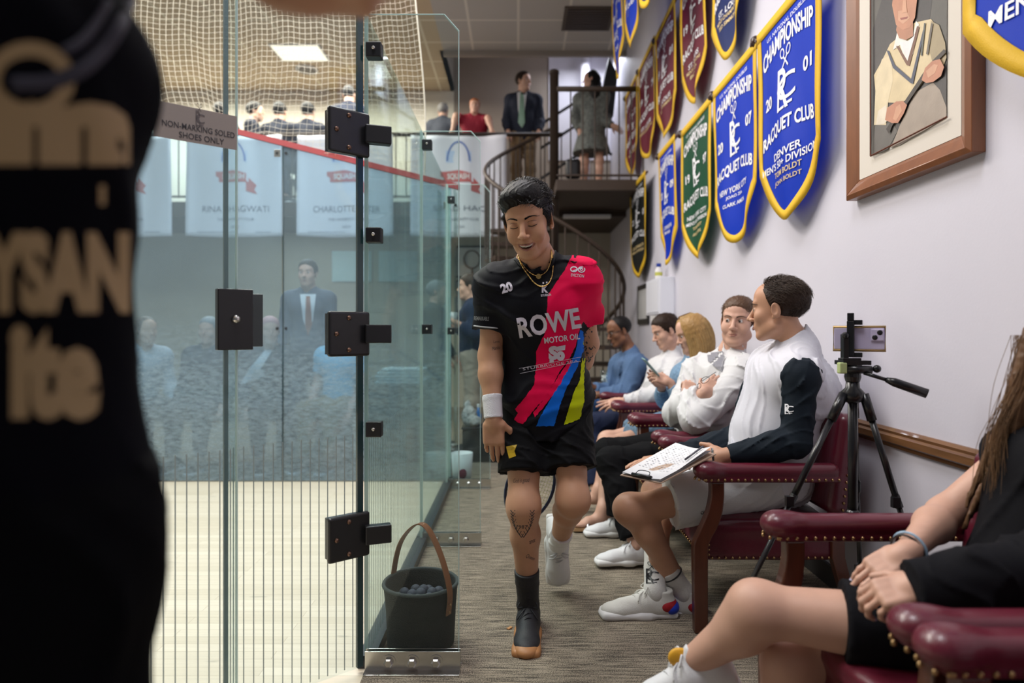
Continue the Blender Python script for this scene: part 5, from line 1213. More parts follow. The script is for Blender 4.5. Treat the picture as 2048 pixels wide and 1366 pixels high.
tat('sleeve_tattoo', sl)
# gum toe cap on the black shoe, laid over the sole
o, P = PL['shoeR']; org('toe_bumper', [ell(P(.0, .178, .020), (.046, .050, .026), frame((-.06, -1, 0), (0, 0, 1)).to_4x4())], .004, M_gum, o, clips=[(P(0, .15, 0), -nrm((-.06, -1, 0)))])
o, P = PL['shoeL']; org('toe_bumper', [ell(P(.0, .185, .012), (.040, .034, .014), frame((.05, .14, -1), (.06, -.98, -.14)).to_4x4())], .004, M_gum, o)
# racket held behind his leg
t = thing('squash_racket', "dark squash racket behind the player's right knee, held behind his back", 'racket', PX(1080, 900, 2.9))
c = PX(1060, 975, 2.80); ax = nrm(PX(1120, 820, 2.84)-c); sd = nrm(ax.cross(V((0, 1, .2))))
q = MB().tube([c+ax*(.145*math.cos(2*PI*i/36))+sd*(.1*math.sin(2*PI*i/36)) for i in range(36)], .007, 6, close=True); q.out('frame', mat('racket_frame', (.01, .02, .06), .3), t, True)
q = MB()
for i in range(-7, 8): r_ = math.sqrt(1-(i/8)**2); q.tube([c+sd*i*.0125-ax*.145*r_, c+sd*i*.0125+ax*.145*r_], .0006, 3)
for i in range(-9, 10): r_ = math.sqrt(1-(i/10)**2); q.tube([c+ax*i*.0145-sd*.1*r_, c+ax*i*.0145+sd*.1*r_], .0006, 3)
q.out('strings', mat('string_lime', (.4, .45, .1), .5), t)
MB().tube([c+ax*.14, c+ax*.33], .006, 6).out('shaft', M_black, t, True); MB().tube([c+ax*.33, c+ax*.50], .014, 8).out('grip', M_black, t, True)
# ---------------------------------------------------------------- seated spectators along the right wall
def seat_pts(Y, sh=0):  # rough seated skeleton facing -X on a chair centred at Y
    return dict(pel=V((1.08, Y, .54)), hR=V((1.02, Y+.10, .52)), hL=V((1.02, Y-.10, .52)))
M_vest = mat('vest_white', (.61, .61, .67), .7, bump=.2, bscale=400); M_navy = mat('sleeve_navy', (.008, .014, .022), .8, bump=.2, bscale=500, spec=.2)
M_shortW = mat('shorts_white', (.62, .62, .62), .7, bump=.3, bscale=300); M_shoeC = mat('shoe_cream', (.66, .65, .61), .8, bump=.6, bscale=400)
# man in the white vest
J = dict(pel=V((1.13, 2.90, .56)), hR=V((1.03, 3.00, .53)), hL=V((1.03, 2.80, .53)), neck=PX(1604, 705, 2.86), head=PX(1557, 622, 2.86), sL=PX(1600, 752, 2.66), sR=PX(1530, 735, 3.05),
         eL=PX(1592, 885, 2.64), wL=PX(1448, 912, 2.68), eR=PX(1475, 880, 3.05), wR=PX(1330, 915, 3.05), kL=PX(1258, 1018, 2.76), aL=PX(1367, 1186, 2.80), kR=PX(1312, 985, 3.05), aR=PX(1309, 1186, 2.74))
JG = person('man in a white vest with navy sleeves and white shorts, turned away, clipboard in hand', J, dict(
    skin=SK4, b=dict(w=1.12, gut=.02, arm=1.12, leg=1.05, dp=1.3), h=.006, head=dict(f=(-.80, .58, -.05), u=(0, 0, 1), s=1.10, fine=.003, hair='thin', hairm=HD, hh=.003, hamp=.003, jaw=1.05, mouth='closed', eyes=1),
    handL=dict(d=(-.93, .1, -.15), n=(.1, -.85, .5), t=(-.2, .1, 1), s=1.05, curl=(.5, .55, .6, .6), th=.2, fine=.0035), handR=dict(d=(-1, -.1, -.1), n=(0, .1, 1), t=(0, -1, 0), s=1.05, curl=.15, th=.1, fine=.004),
    top=dict(name='vest', m=M_vest, infl=.026, sleeves=0, yoke=.052, hem=-.16, amp=.011, freq=60, collar=.52, h=.006, seed=31),
    bottom=dict(name='shorts', m=M_shortW, upto=.68, infl=.020, flare=.022, amp=.008, freq=60, seed=32),
    shoes=dict(L=dict(f=(-.96, .25, 0), m=M_shoeC, sole=M_white, s=1.08), R=dict(f=(-1, -.02, 0), m=M_shoeC, sole=M_white, s=1.10))))
t = JG['root']
for q in 'LR': org('sleeve', [p if p[0] != 'ell' else p for p in infl(arm_prims(J, q, dict(arm=1.05), 1.93), .013)], .006, M_navy, t, folds(33, .009, 70))
for q in 'LR':
    a, b = J['k'+q], J['a'+q]; dd = nrm(b-a); p0 = lerp(a, b, .72 if q == 'L' else .60)
    sk = org('sock', [cone(p0, lerp(a, b, .97), .048, .043, .01, clip=[(p0, -dd)]), ell(b, (.042, .042, .05))], .004, mat('sock_white', (.68, .67, .64), .9, bump=.8, bscale=300), t, folds(8, .002, 60, (.3, .3, 1)))
    if q == 'L': Mx = frame(dd, (0, -1, 0)); c = p0+dd*.022; tubeparts('sock_band', sk, [c+Mx @ V((math.cos(2*PI*i/20)*.049, 0, math.sin(2*PI*i/20)*.049)) for i in range(20)], .0035, M_black, 6, True)
    o, P = JG['shoe'+q]
    for nm, cc, rr, mm in (('heel_red', (0, -.040, .048), (.046, .046, .034), mat('heel_red', (.40, .01, .02), .5)), ('heel_blue', (0, -.058, .038), (.0455, .036, .030), mat('heel_blue', (.01, .04, .45), .45))):
        f = (-.96, .25, 0) if q == 'L' else (-1, -.02, 0); Rm = frame(f, (0, 0, 1)).to_4x4()
        org(nm, [ell(P(*cc), [x*1.1 for x in rr], Rm)], .004, mm, o)
bk = bvh_of(JG['body']) ; sks = [o for o in t.children if o.name.startswith('sock')]
# clipboard
def quad3(pts): return [V(p) for p in pts]
cb = [PX(1240, 950, 2.72), PX(1322, 966, 2.55), PX(1432, 908, 2.58), PX(1352, 888, 2.92)]
n_ = nrm((cb[1]-cb[0]).cross(cb[3]-cb[0])); n_ = n_ if n_.z > 0 else -n_
t = thing('clipboard', 'clipboard with white score sheets on the lap of the man in the white vest', 'clipboard', cb[0])
MB().prism(cb, -n_*.004).out('board', mat('board_tan', (.50, .36, .27), .6), t)
def cbp(u, v, h=0): return cb[0]*(1-u)*(1-v)+cb[1]*u*(1-v)+cb[2]*u*v+cb[3]*(1-u)*v+n_*h
q = MB()
for k in range(3): q.grid(lambda a, b, k=k: cbp(.03+.92*a+.01*k, .02+.95*b, .003+.003*k+.022*(a**3)*max(0, b-.35)*k*.8+.004*math.sin(a*5+k)), 10, 10)
q.out('paper', mat('paper', (.78, .78, .80), .6), t, True)
q = MB()
rs = random.Random(3)
for i in range(16):
    for j in range(9):
        if rs.random() < .7: u = .12+j*.085; v = .25+i*.042; q.add([cbp(u, v, .0125+.022*(u**3)*max(0, v-.35)*1.6), cbp(u+.05*rs.random(), v, .0125+.022*(u**3)*max(0, v-.35)*1.6), cbp(u+.05, v+.012, .0125+.022*(u**3)*max(0, v-.35)*1.6), cbp(u, v+.012, .0125+.022*(u**3)*max(0, v-.35)*1.6)], [(0, 1, 2, 3)])
q.out('pencil_marks', mat('pencil', (.52, .52, .55), .6), t)
MB().tube([cbp(.28, .03, .010), cbp(.75, .03, .010)], .007, 8).tube(bez([cbp(.35, .03, .012), cbp(.38, .10, .02), cbp(.62, .10, .02), cbp(.68, .03, .012)], 4), .0018, 5).out('clip', M_black, t, True)
o = MB().tube([cbp(.88, .55, .026), cbp(.80, .95, .03)], .004, 8).out('pen', mat('pen_grey', (.08, .08, .10), .3), smooth=True); tag(o, 'dark pen held over the clipboard sheets', 'pen')
# crest on the near sleeve of the vest man and a motif on his shorts
sl = [o for o in JG['root'].children if o.name.startswith('sleeve')][0]
def jpy(px, py, Y): return ((px-CX)*Y/F, (CY-py)*Y/F)
mg = monogram(0, 0, .036, False); cx_, cy_ = jpy(1577, 818, 2.5)
put('sleeve_crest', [(a+np.array([cx_, cy_]), f) for a, f in mg], M_thw, bvh_of(sl), sl, .002, .01, 2.5)
cx_, cy_ = jpy(1408, 1026, 2.5); bsh = bvh_of(JG['bottom'])
put('shorts_motif', [ringf(cx_, cy_, .013, .008, .002), ringf(cx_, cy_, .004, .004, .003, 8), barf(cx_-.012, cy_-.004, cx_+.012, cy_+.006, .002)], M_black, bsh, JG['bottom'], .002, .01, 2.5)
put('shorts_piping', [barf(*jpy(1388, 1052, 2.5), *jpy(1445, 1034, 2.5), .008), barf(*jpy(1445, 1034, 2.5), *jpy(1520, 1024, 2.5), .008), barf(*jpy(1520, 1024, 2.5), *jpy(1560, 1036, 2.5), .008)], mat('piping_grey', (.10, .10, .11), .6), bsh, JG['bottom'], .002, .02, 2.5)
sk = [o for o in JG['root'].children if o.name.startswith('sock')]
cx_, cy_ = jpy(1303, 1152, 2.6)
put('sock_crest', [(a+np.array([cx_, cy_]), f) for a, f in monogram(0, 0, .055)], M_black, bvh_of(sk[1]), sk[1], .002, .01, 2.6)
put('watch_band', [barf(*jpy(1424, 896, 2.5), *jpy(1427, 926, 2.5), .008)], M_black, bvh_of(JG['body']), JG['body'], .003, .01, 2.5)
strands('hair_strands', JG['c'], JG['M'], JG['s'], 3200, .035, mat('hair_dark_strand', (.05, .03, .02), .45), JG['root'], lambda p: (.4 if p.x > 0 else -.4, -1, -.5), (.045, .10), .0007, 8, .012)
# man with folded arms
M_zip = mat('pullover_white', (.61, .61, .62), .65, bump=.2, bscale=400); M_pb = mat('trousers_black', (.006, .006, .007), .85, spec=.1, bump=.3, bscale=300)
J = dict(pel=V((1.10, 3.72, .55)), hR=V((1.04, 3.84, .53)), hL=V((1.04, 3.60, .53)), neck=PX(1462, 712, 3.70), head=PX(1476, 646, 3.66), sL=PX(1490, 752, 3.50), sR=PX(1396, 748, 3.80),
         eL=PX(1392, 838, 3.40), wL=PX(1378, 795, 3.58), eR=PX(1352, 826, 3.66), wR=PX(1408, 786, 3.42), kL=PX(1222, 925, 3.55), aL=PX(1272, 1092, 3.32), kR=PX(1216, 905, 3.85), aR=PX(1240, 1040, 3.80))
ZM = person('smiling man in a white quarter-zip pullover with his arms folded, face to the camera', J, dict(
    skin=SK2, b=dict(w=1.18, gut=.06, arm=1.15, leg=1.05, nk=1.1), h=.0075, head=dict(f=(-.52, -.86, .0), u=(.08, 0, 1), s=1.10, fine=.0035, hair='short', hairm=HM, strands=1400, jaw=1.12, mouth='smile', eyes=.1, look=(.5, 1, 0), hamp=.004),
    handR=dict(d=(.6, .3, .5), n=(-.4, -.9, .1), t=(-.3, 0, .8), curl=(.3, .3, .3, .3), s=.95, th=.1), handL=dict(d=(.1, .3, .5), n=(0, -1, 0), t=(1, 0, 0), curl=.9),
    top=dict(name='pullover', m=M_zip, infl=.018, sl=.006, upto=1.93, hem=-.1, amp=.015, freq=60, collar=.45, seed=41),
    bottom=dict(m=M_pb, upto=1.9, infl=.018, flare=.012, amp=.008), shoes=dict(L=dict(f=(-1, -.05, 0), m=M_shoeW, h=.006), R=dict(f=(-1, 0, 0), m=M_shoeW, h=.007))))
bz = bvh_of(ZM['top']); K = 3.3
def pz(*a): return [jpy(x, y, K) for x, y in a]
put('grey_placket', [polyf(pz((1414, 706), (1446, 702), (1448, 722), (1444, 744), (1430, 734), (1416, 722)))], mat('placket_grey', (.22, .22, .25), .7), bz, ZM['top'], .010, .012, K)
put('zip', [barf(*pz((1450, 712))[0], *pz((1436, 752))[0], .004)], mat('zip_grey', (.3, .3, .32), .5), bz, ZM['top'], .013, .012, K)
g0 = PX(1406, 762, 3.36)
def loop(c, rx, rz): return [c+V((rx*math.cos(2*PI*i/16)*.9, -rx*math.cos(2*PI*i/16)*.4, rz*math.sin(2*PI*i/16)+rx*math.cos(2*PI*i/16)*.35)) for i in range(16)]
t = thing('folded_glasses', 'thin black reading glasses hung from the collar of the man with folded arms', 'glasses', g0)
MB().tube(loop(PX(1410, 760, 3.40), .022, .016), .0016, 5, close=True).tube(loop(PX(1398, 772, 3.40), .010, .014), .0016, 5, close=True).tube([PX(1404, 762, 3.40), PX(1432, 744, 3.44)], .0016, 5).out('frame', M_black, t, True)
# blond woman with a phone
M_tweed = mat('tweed_blue', (.16, .27, .40), .95, bump=1.0, bscale=120, var=.65, vscale=70); 
J = dict(pel=V((1.12, 4.47, .55)), hR=V((1.05, 4.56, .53)), hL=V((1.05, 4.38, .53)), neck=PX(1390, 722, 4.45), head=PX(1383, 668, 4.43), sL=PX(1398, 752, 4.29), sR=PX(1378, 745, 4.60),
         eL=PX(1368, 812, 4.20), wL=PX(1338, 764, 4.22), eR=PX(1328, 800, 4.50), wR=PX(1322, 770, 4.36), kL=PX(1212, 890, 4.18), aL=PX(1206, 1022, 3.94), kR=PX(1214, 880, 4.42), aR=PX(1196, 985, 4.3))
BW = person('woman with long straight blond hair in a blue tweed outfit, looking at her phone', J, dict(
    skin=SK2, b=dict(w=.86, arm=.85, leg=.95, bust=.02), h=.008, head=dict(f=(-.92, -.12, -.36), u=(-.3, 0, 1), s=.98, hair='long', hairm=HY, hamp=.002, hh=.005),
    handL=dict(d=(-.85, 0, .35), n=(.3, -.8, .4), t=(0, 0, 1), s=.9, curl=(.5, .6, .7, .7), th=.5, fine=.005), handR=dict(d=(-.6, -.1, .6), n=(.5, .3, -.5), t=(0, -.8, .4), s=.9, curl=.4),
    top=dict(name='tweed_jacket', m=M_tweed, infl=.016, upto=1.8, hem=-.05, amp=.005), bottom=dict(name='tweed_shorts', m=M_tweed, upto=.62, infl=.022, flare=.02), feet='LR', footf=dict(L=(-1, -.35, 0), R=(-1, -.1, 0))))
P = BW['P']; hs = []
for i in range(21):
    a = -.9+i*.245; x = math.cos(a)*.084; y = -.02-math.sin(a)*.085
    p1 = P(x, y, .05); p2 = P(x*1.15, y*1.05, -.06); tip = BW['c']+V((.035+(p1-BW['c']).x*.7+.01*math.sin(i*3), (p1-BW['c']).y*1.15-.02, -.33-.03*math.sin(i*2.1)))
    hs += chain(bez([P(x*.7, y*.8, .105), p1, p2, lerp(p2, tip, .5)+V((.01, 0, 0)), tip], 3), [.018, .021, .022, .023, .024, .024, .024, .023, .022, .021, .018, .014, .008][:13], .006)
org('long_hair', hs, .006, HY, BW['root'], folds(9, .004, 420, (1, 1, .08)))
q = MB(); rs = random.Random(6); hy2 = mat('hair_blond_strand', (.50, .32, .13), .35, var=.4, vscale=40)
for i in range(900):
    a = rs.uniform(-.7, 4.2); x = math.cos(a)*.094; y = -.02-math.sin(a)*.098; r_ = rs.uniform(1.0, 1.12)
    p0 = P(x*.45, y*.5+.01, .142); p1 = P(x*.95*r_, y*r_, .07); p2 = P(x*1.2*r_, y*1.1*r_, -.06); tip = BW['c']+V((.04+(p1-BW['c']).x*.8+rs.gauss(0, .006), (p1-BW['c']).y*1.2-.02+rs.gauss(0, .006), -.36+rs.uniform(-.05, .05)))
    q.tube(bez([p0, p1, p2, lerp(p2, tip, .5)+V((.01, 0, 0)), tip], 3), .0010, 3, False)
q.out('hair_strands', hy2, BW['root'], True)
t = thing('smartphone', 'pale green phone held up by the blond woman', 'phone', PX(1300, 742, 4.2)); R = frame((-.45, -.1, .5), (.7, 0, .6))
MB().box(PX(1301, 734, 4.22), (.036, .075, .0045), R).out('body', mat('phone_green', (.22, .36, .36), .3), t, bevel=.003); MB().box(PX(1301, 734, 4.22)+R @ V((0, 0, .005)), (.033, .071, .0006), R).out('screen', M_black, t)
for q, f in (('L', (-1, -.35, 0)),):
    A = J['a'+q]; f = nrm(f); sd_ = V((f.y, -f.x, 0)); 
    so = build('sandal', *(lambda m_: (m_.v, m_.f))(MB().prism([A+V((0, 0, -.098))+f*y+sd_*x for x, y in ((-.03, -.07), (.03, -.07), (.032, .05), (.042, .14), (.02, .2), (-.02, .2), (-.04, .14), (-.032, .05))], (0, 0, .018))), mat('sandal_tan', (.5, .3, .15), .5), BW['root'])
    MB().tube(bez([A+V((0, 0, -.08))+f*.12+sd_*.042, A+V((0, 0, -.035))+f*.11, A+V((0, 0, -.08))+f*.12-sd_*.042], 6), .012, 8, flat=.35).out('strap', mat('strap_silver', (.6, .6, .6), .25, metal=.8), so, True)
# man in plain white shirt
M_sh = mat('shirt_white', (.60, .60, .62), .7, bump=.2, bscale=300); M_pn = mat('trousers_navy', (.010, .016, .045), .8, spec=.2)
J = dict(pel=V((1.06, 5.22, .55)), hR=V((1.0, 5.32, .53)), hL=V((1.0, 5.12, .53)), neck=PX(1346, 712, 5.18), head=PX(1332, 664, 5.15), sL=PX(1356, 742, 5.0), sR=PX(1332, 735, 5.36),
         eL=PX(1306, 792, 4.86), wL=PX(1246, 803, 4.92), eR=PX(1290, 800, 5.3), wR=PX(1262, 838, 5.15), kL=PX(1182, 850, 5.08), aL=PX(1190, 985, 4.85), kR=PX(1188, 845, 5.35), aR=PX(1180, 960, 5.2))
person('dark-haired man in a plain white shirt looking down at the blond woman\'s phone', J, dict(
    skin=SK2, b=dict(w=1.0, arm=1.0), h=.009, head=dict(f=(-.93, -.22, -.34), u=(-.3, 0, 1), s=1.06, hair='short', hairm=HD, strands=900, hamp=.004, fine=.0045, jaw=1.05),
    handL=dict(d=(-1, 0, -.15), n=(0, -.6, .8), t=(0, .6, .6), curl=(.05, .15, .3, .4), fine=.005, s=1.1), handR=dict(d=(-.6, -.5, -.5), n=(-.5, -.2, .8), t=(0, -1, .2), curl=.25, fine=.006, s=1.1),
    top=dict(m=M_sh, infl=.018, upto=1.92, hem=-.1, amp=.014, freq=60, collar=.3), bottom=dict(m=M_pn, upto=1.9, infl=.018), shoes=dict(L=dict(f=(-1, 0, 0), m=M_shoeB, sole=M_black, h=.008, laces=False), R=dict(f=(-1, 0, 0), m=M_shoeB, sole=M_black, h=.008, laces=False))))
# man in the blue blazer
M_bz = mat('blazer_blue', (.085, .15, .28), .85, bump=.4, bscale=300, spec=.2); M_jn = mat('jeans_blue', (.04, .09, .22), .85, spec=.2)
J = dict(pel=V((1.14, 5.97, .55)), hR=V((1.06, 6.07, .53)), hL=V((1.06, 5.87, .53)), neck=PX(1266, 712, 5.92), head=PX(1239, 664, 5.9), sL=PX(1272, 732, 5.72), sR=PX(1240, 730, 6.1),
         eL=PX(1250, 790, 5.62), wL=PX(1196, 790, 5.66), eR=PX(1215, 790, 6.1), wR=PX(1185, 775, 6.0), kL=PX(1180, 812, 5.85), aL=PX(1185, 930, 5.7), kR=PX(1176, 808, 6.05), aR=PX(1176, 915, 5.9))
BM = person('man with black glasses in a blue blazer, looking down, farthest along the wall', J, dict(
    skin=SK3, b=dict(w=1.12, gut=.04, arm=1.12), h=.009, head=dict(f=(-.92, -.28, -.30), u=(-.25, 0, 1), s=1.08, hair='thin', hairm=HB, hamp=.002, fine=.005, lipm=mat('lip_dark', (.2, .06, .05), .4), jaw=1.1),
    handL=dict(d=(-1, 0, -.1), n=(0, -.7, .6), t=(0, .3, .8), curl=.6, fine=.006), handR=dict(d=(-1, -.2, .2), n=(0, .8, .2), t=(0, 0, 1), curl=.7),
    top=dict(name='blazer', m=M_bz, infl=.028, sl=.004, upto=1.92, hem=-.22, amp=.012, freq=45), bottom=dict(m=M_jn, upto=1.9, infl=.018), shoes=dict(L=dict(f=(-1, 0, 0), m=M_shoeB, sole=M_black, h=.009, laces=False), R=dict(f=(-1, 0, 0), m=M_shoeB, sole=M_black, h=.009, laces=False))))
P = BM['P']; q = MB()
for s_ in (-1, 1): q.tube([P(s_*.033+math.cos(2*PI*i/16)*.026, .098, .008+math.sin(2*PI*i/16)*.017) for i in range(16)], .0028, 5, close=True); q.tube([P(s_*.058, .095, .014), P(s_*.080, .0, .012)], .0028, 5)
q.out('eyeglasses', M_black, BM['root'], True)
lp = bvh_of(BM['top']); K = 5.4
def pb_(*a): return [jpy(x, y, K) for x, y in a]
put('shirt_front', [polyf(pb_((1226, 700), (1240, 708), (1232, 730), (1226, 745), (1222, 722)))], M_sh, lp, BM['top'], .010, .015, K)
put('lapel', [polyf(pb_((1240, 706), (1250, 704), (1246, 722), (1228, 760), (1224, 752), (1234, 728)))], mat('lapel_blue', (.065, .12, .24), .8), lp, BM['top'], .014, .015, K)
t = thing('tumbler', 'clear tumbler of ice in front of the man in the blue blazer', 'glass', PX(1208, 765, 5.7)); c = PX(1208, 765, 5.7)
MB().lathe(c, [(.032, 0), (.036, .11), (.034, .11), (.030, .006)], 16).out('glass', M_glassD, t, True); q = MB(); rs = random.Random(5)
for i in range(9): q.box(c+V((rs.uniform(-.015, .015), rs.uniform(-.015, .015), .015+i*.005)), (.009, .009, .009), Matrix.Rotation(rs.random()*3, 3, 'X'))
q.out('ice', M_white, t)
# water glasses behind the white shirt man
# ---------------------------------------------------------------- woman in the foreground
M_bk = mat('top_black', (.006, .006, .008), .8, bump=.3, bscale=300, spec=.12)
J = dict(pel=V((1.20, 1.56, .53)), hR=V((1.06, 1.66, .49)), hL=V((1.06, 1.48, .49)), neck=V((1.345, 1.57, 1.0)), head=V((1.345, 1.53, 1.18)), sR=V((1.37, 1.735, .895)), sL=V((1.34, 1.38, .89)),
         eR=PX(1888, 1028, 1.76), wR=PX(1810, 1108, 1.54), eL=V((1.09, 1.36, .70)), wL=PX(1838, 1172, 1.38), kL=PX(1512, 1218, 1.62), aL=PX(1392, 1318, 1.72), kR=PX(1580, 1330, 1.66), aR=V((.62, 1.62, .09)))
FW = person('woman in a black top and skirt with crossed bare legs, seated in the right foreground', J, dict(
    skin=SK2, b=dict(w=.92, arm=.98, leg=1.10, bust=.005, gut=.0), h=.007, head=dict(f=(-1, 0, -.1), s=1.0, hair='long', hairm=HM, hh=.006, detail=1),
    handR=dict(d=(-.85, -.10, -.42), n=(-.30, -.45, .85), t=(.3, -.9, 0), s=.95, curl=(.25, .3, .3, .35), th=.1, fine=.0032), handL=dict(d=(-.95, .1, -.25), n=(-.2, -.5, .8), t=(0, .6, .4), s=.92, curl=(.75, .8, .8, .8), th=.3, fine=.0032),
    top=dict(name='black_top', m=M_bk, infl=.012, upto=.02, sleeves=0, hem=.0, amp=.005, freq=60, neck=.10, seed=51), bottom=dict(name='black_skirt', m=M_bk, upto=.60, infl=.010, flare=.014, amp=.003, waist=.16),
    shoes=dict(L=dict(f=(-.90, .05, -.30), u=(-.4, 0, 1), m=M_shoeW, s=1.08), R=dict(f=(-1, 0, 0), m=M_shoeW, s=1.0))))
t = FW['root']; hp = []
rs = random.Random(12); c = FW['c']
for i in range(26):
    a = -.3+i*.14; x = math.cos(a)*.085; z0 = .06; P = FW['P']; y = .0-math.sin(a)*.095
    p1 = P(x, y-.01, .05); fr_ = 1 if i < 9 else 0
    side = V((-.17, .04, 0)) if i % 2 == 0 else V((-.02, -.05, 0))
    tip = p1+V((0, 0, -.52))+side+V((rs.uniform(-.03, .03), rs.uniform(-.04, .04), rs.uniform(-.03, .08)))
    pts = bez([P(x*.8, y*.8, .10), p1, lerp(p1, tip, .35)+V((rs.uniform(-.02, .03), rs.uniform(-.02, .02), 0)), lerp(p1, tip, .7)+V((rs.uniform(-.03, .02), rs.uniform(-.02, .02), 0)), tip], 4)
    n = len(pts); hp += chain(pts, [.019*(1-.75*(k/(n-1))**2) for k in range(n)], .004)
org('long_hair', hp, .005, mat('hair_brown_streaked', (.12, .06, .028), .45, bump=.7, bscale=160, var=.7, vscale=28, stretch=(1, 1, .07), spec=.35), t, folds(13, .005, 330, (1, 1, .1)))
# hair falling over the front shoulder, in view at the right edge
hp = []; sk_ = mat('hair_brown_streaked')if False else MATS['hair_brown_streaked']
for i in range(14):
    x0 = V((1.285+rs.gauss(0, .012), 1.61+rs.gauss(0, .02), 1.20)); x1 = PX(1985+i*6.5, 985-abs(i-4)*9+rs.uniform(-12, 12), 1.62+rs.gauss(0, .012)); w_ = i*.5
    pts = bez([x0, lerp(x0, x1, .3)+V((-.012+.01*math.sin(w_), 0, 0)), lerp(x0, x1, .6)+V((.012*math.sin(w_+1)-.012, .01*math.cos(w_), 0)), x1], 5); n = len(pts)
    hp += chain(pts, [.017*(1-.8*(k/(n-1))**2.5) for k in range(n)], .004)
org('front_lock', hp, .004, MATS['hair_brown_streaked'], t, folds(14, .004, 420, (1, 1, .08)))
q = MB(); sk_ = mat('hair_brown_strand', (.17, .09, .04), .4, var=.6, vscale=20)
for i in range(420):
    x0 = V((1.285+rs.gauss(0, .018), 1.60+rs.gauss(0, .022), 1.19)); x1 = PX(2016+rs.gauss(0, 26), rs.uniform(920, 1005), 1.60+rs.gauss(0, .02))
    w_ = rs.uniform(0, 6); q.tube(bez([x0, lerp(x0, x1, .33)+V((.010*math.sin(w_)-.01, .012*math.cos(w_), 0)), lerp(x0, x1, .66)+V((.012*math.sin(w_+2)-.015, .01, 0)), x1], 4), [.0007]*12+[.0003], 3, False)
q.out('front_hair', sk_, t, True)
# wide black cuff of her near sleeve, sheer band at the waist, bracelets, nails
Lr = J['wL']; org('flared_sleeve', [cone(lerp(J['sL'], J['eL'], .1), J['eL'], .068, .060, .04), cone(J['eL'], Lr+V((-.02, 0, 0)), .062, .052, .04, clip=[(Lr+V((-.015, 0, 0)), nrm(Lr-J['eL']))]), cone(lerp(J['eL'], Lr, .4), Lr+V((.0, -.01, -.03)), .05, .045, .04, clip=[(Lr+V((-.015, 0, 0)), nrm(Lr-J['eL']))])], .006, M_bk, t, folds(52, .012, 60))
def ring(c, ax, r, th, nm, m, par=t):
    Mx = frame(ax, (0, -1, .3)); return tubeparts(nm, par, [V(c)+Mx @ V((math.cos(2*PI*i/24)*r, 0, math.sin(2*PI*i/24)*r*.85)) for i in range(24)], th, m, 6, True)
ax = nrm(J['wR']-J['eR']); ring(J['wR']-ax*.035, ax, .041, .0035, 'bracelet', mat('bracelet_blue', (.35, .5, .65), .3)); ring(J['wR']-ax*.018, ax, .040, .0028, 'hair_tie', M_black)
for q_ in 'RL':
    q = MB()
    for (p, d, n) in FW['tips'][q_][:4]: R = frame(d, n); q.ball(p+n*.004+d*.004, .0062, 5, (.9, 1.5, .5), R)
    q.out('nails', mat('nail_lilac', (.62, .60, .80), .2), t, True)
o, P = FW['shoeL']; org('yellow_tongue', [ell(P(0, .038, .104), (.030, .012, .026), None)], .004, mat('tongue_yellow', (.75, .38, .02), .6), o)
o = MB().box(PX(1785, 1212, 1.42), (.055, .03, .008), Matrix.Rotation(.5, 3, 'Y')).out('blue_phone', mat('phone_blue', (.01, .08, .35), .3), bevel=.004); tag(o, 'small blue phone under the hands of the woman in black', 'phone')
# ---------------------------------------------------------------- player in black close to the camera on the left
M_bj = mat('foreground_black', (.003, .003, .005), .85, bump=.2, bscale=200, spec=.05)
J = dict(pel=V((-.522, .62, .98)), neck=V((-.532, .60, 1.62)), head=V((-.52, .56, 1.80)), sL=V((-.70, .66, 1.55)), sR=V((-.47, .66, 1.62)), hL=V((-.62, .62, .92)), hR=V((-.47, .62, .92)),
         eL=V((-.77, .68, 1.27)), wL=V((-.74, .60, 1.04)), eR=V((-.33, .62, 1.77)), wR=V((-.205, .58, 1.510)), kL=V((-.62, .60, .50)), aL=V((-.62, .64, .1)), kR=V((-.44, .60, .50)), aR=V((-.44, .64, .1)))
FP = person('out-of-focus person in a black shirt with gold lettering, close on the left edge', J, dict(
    skin=SK1, b=dict(w=.95, arm=.9), h=.009, head=dict(f=(.1, 1, 0), s=1.0, hair='short', hairm=HD, detail=0), handR=dict(d=(1, .1, -.05), n=(0, -.2, -1), t=(0, 1, 0), curl=.9, s=.8),
    top=dict(m=M_bj, infl=.014, sl=.01, upto=.3, hem=.09, amp=.006, freq=60), bottom=dict(m=mat('shorts_dark', (.003, .003, .004), .85, spec=.05), upto=.6, infl=.020, flare=.012, waist=.16, amp=.008),
    shoes=dict(L=dict(f=(0, 1, 0), m=M_shoeB), R=dict(f=(0, 1, 0), m=M_shoeB))))
bf = bvh_of(FP['top']); K = .50
def pf(*a): return [jpy(x, y, K) for x, y in a]
def wf(s, x, y, w, h, b=.05, r=0): cx_, cy_ = jpy(x, y, K); return word(s, cx_, cy_, w*K/F, h*K/F, b, r)
put('gold_lettering', [wf('YSAN', 110, 545, 300, 165, .06, .0), wf('ite', 110, 745, 180, 190, .06), wf('m', 120, 265, 280, 130, .08), wf('l', 205, 390, 12, 40, .08), ringf(*jpy(60, 160, K), .035, .03, .012)], mat('print_gold', (.36, .24, .11), .6), bf, FP['top'], .002, .01, K)
def fold(pts, r, nm, c):
    P_ = []
    for x, y in pts:
        h_ = bf.ray_cast(V((0, 0, EYE)), nrm(V(((x-CX)*K/F, K, (CY-y)*K/F))), 3)
        if h_[0] is not None: P_.append(h_[0])
    if len(P_) > 2: MB().tube(bez(P_, 5), r, 10, flat=1).out(nm, c, FP['top'], True)
mf_ = mat('fold_lilac_black', (.035, .033, .05), .8)
fold([(258, 4), (238, 50), (205, 100), (160, 140), (100, 165), (20, 170)], .0065, 'sleeve_fold', mf_); fold([(215, 4), (190, 50), (160, 85), (125, 105)], .004, 'sleeve_fold', mf_)
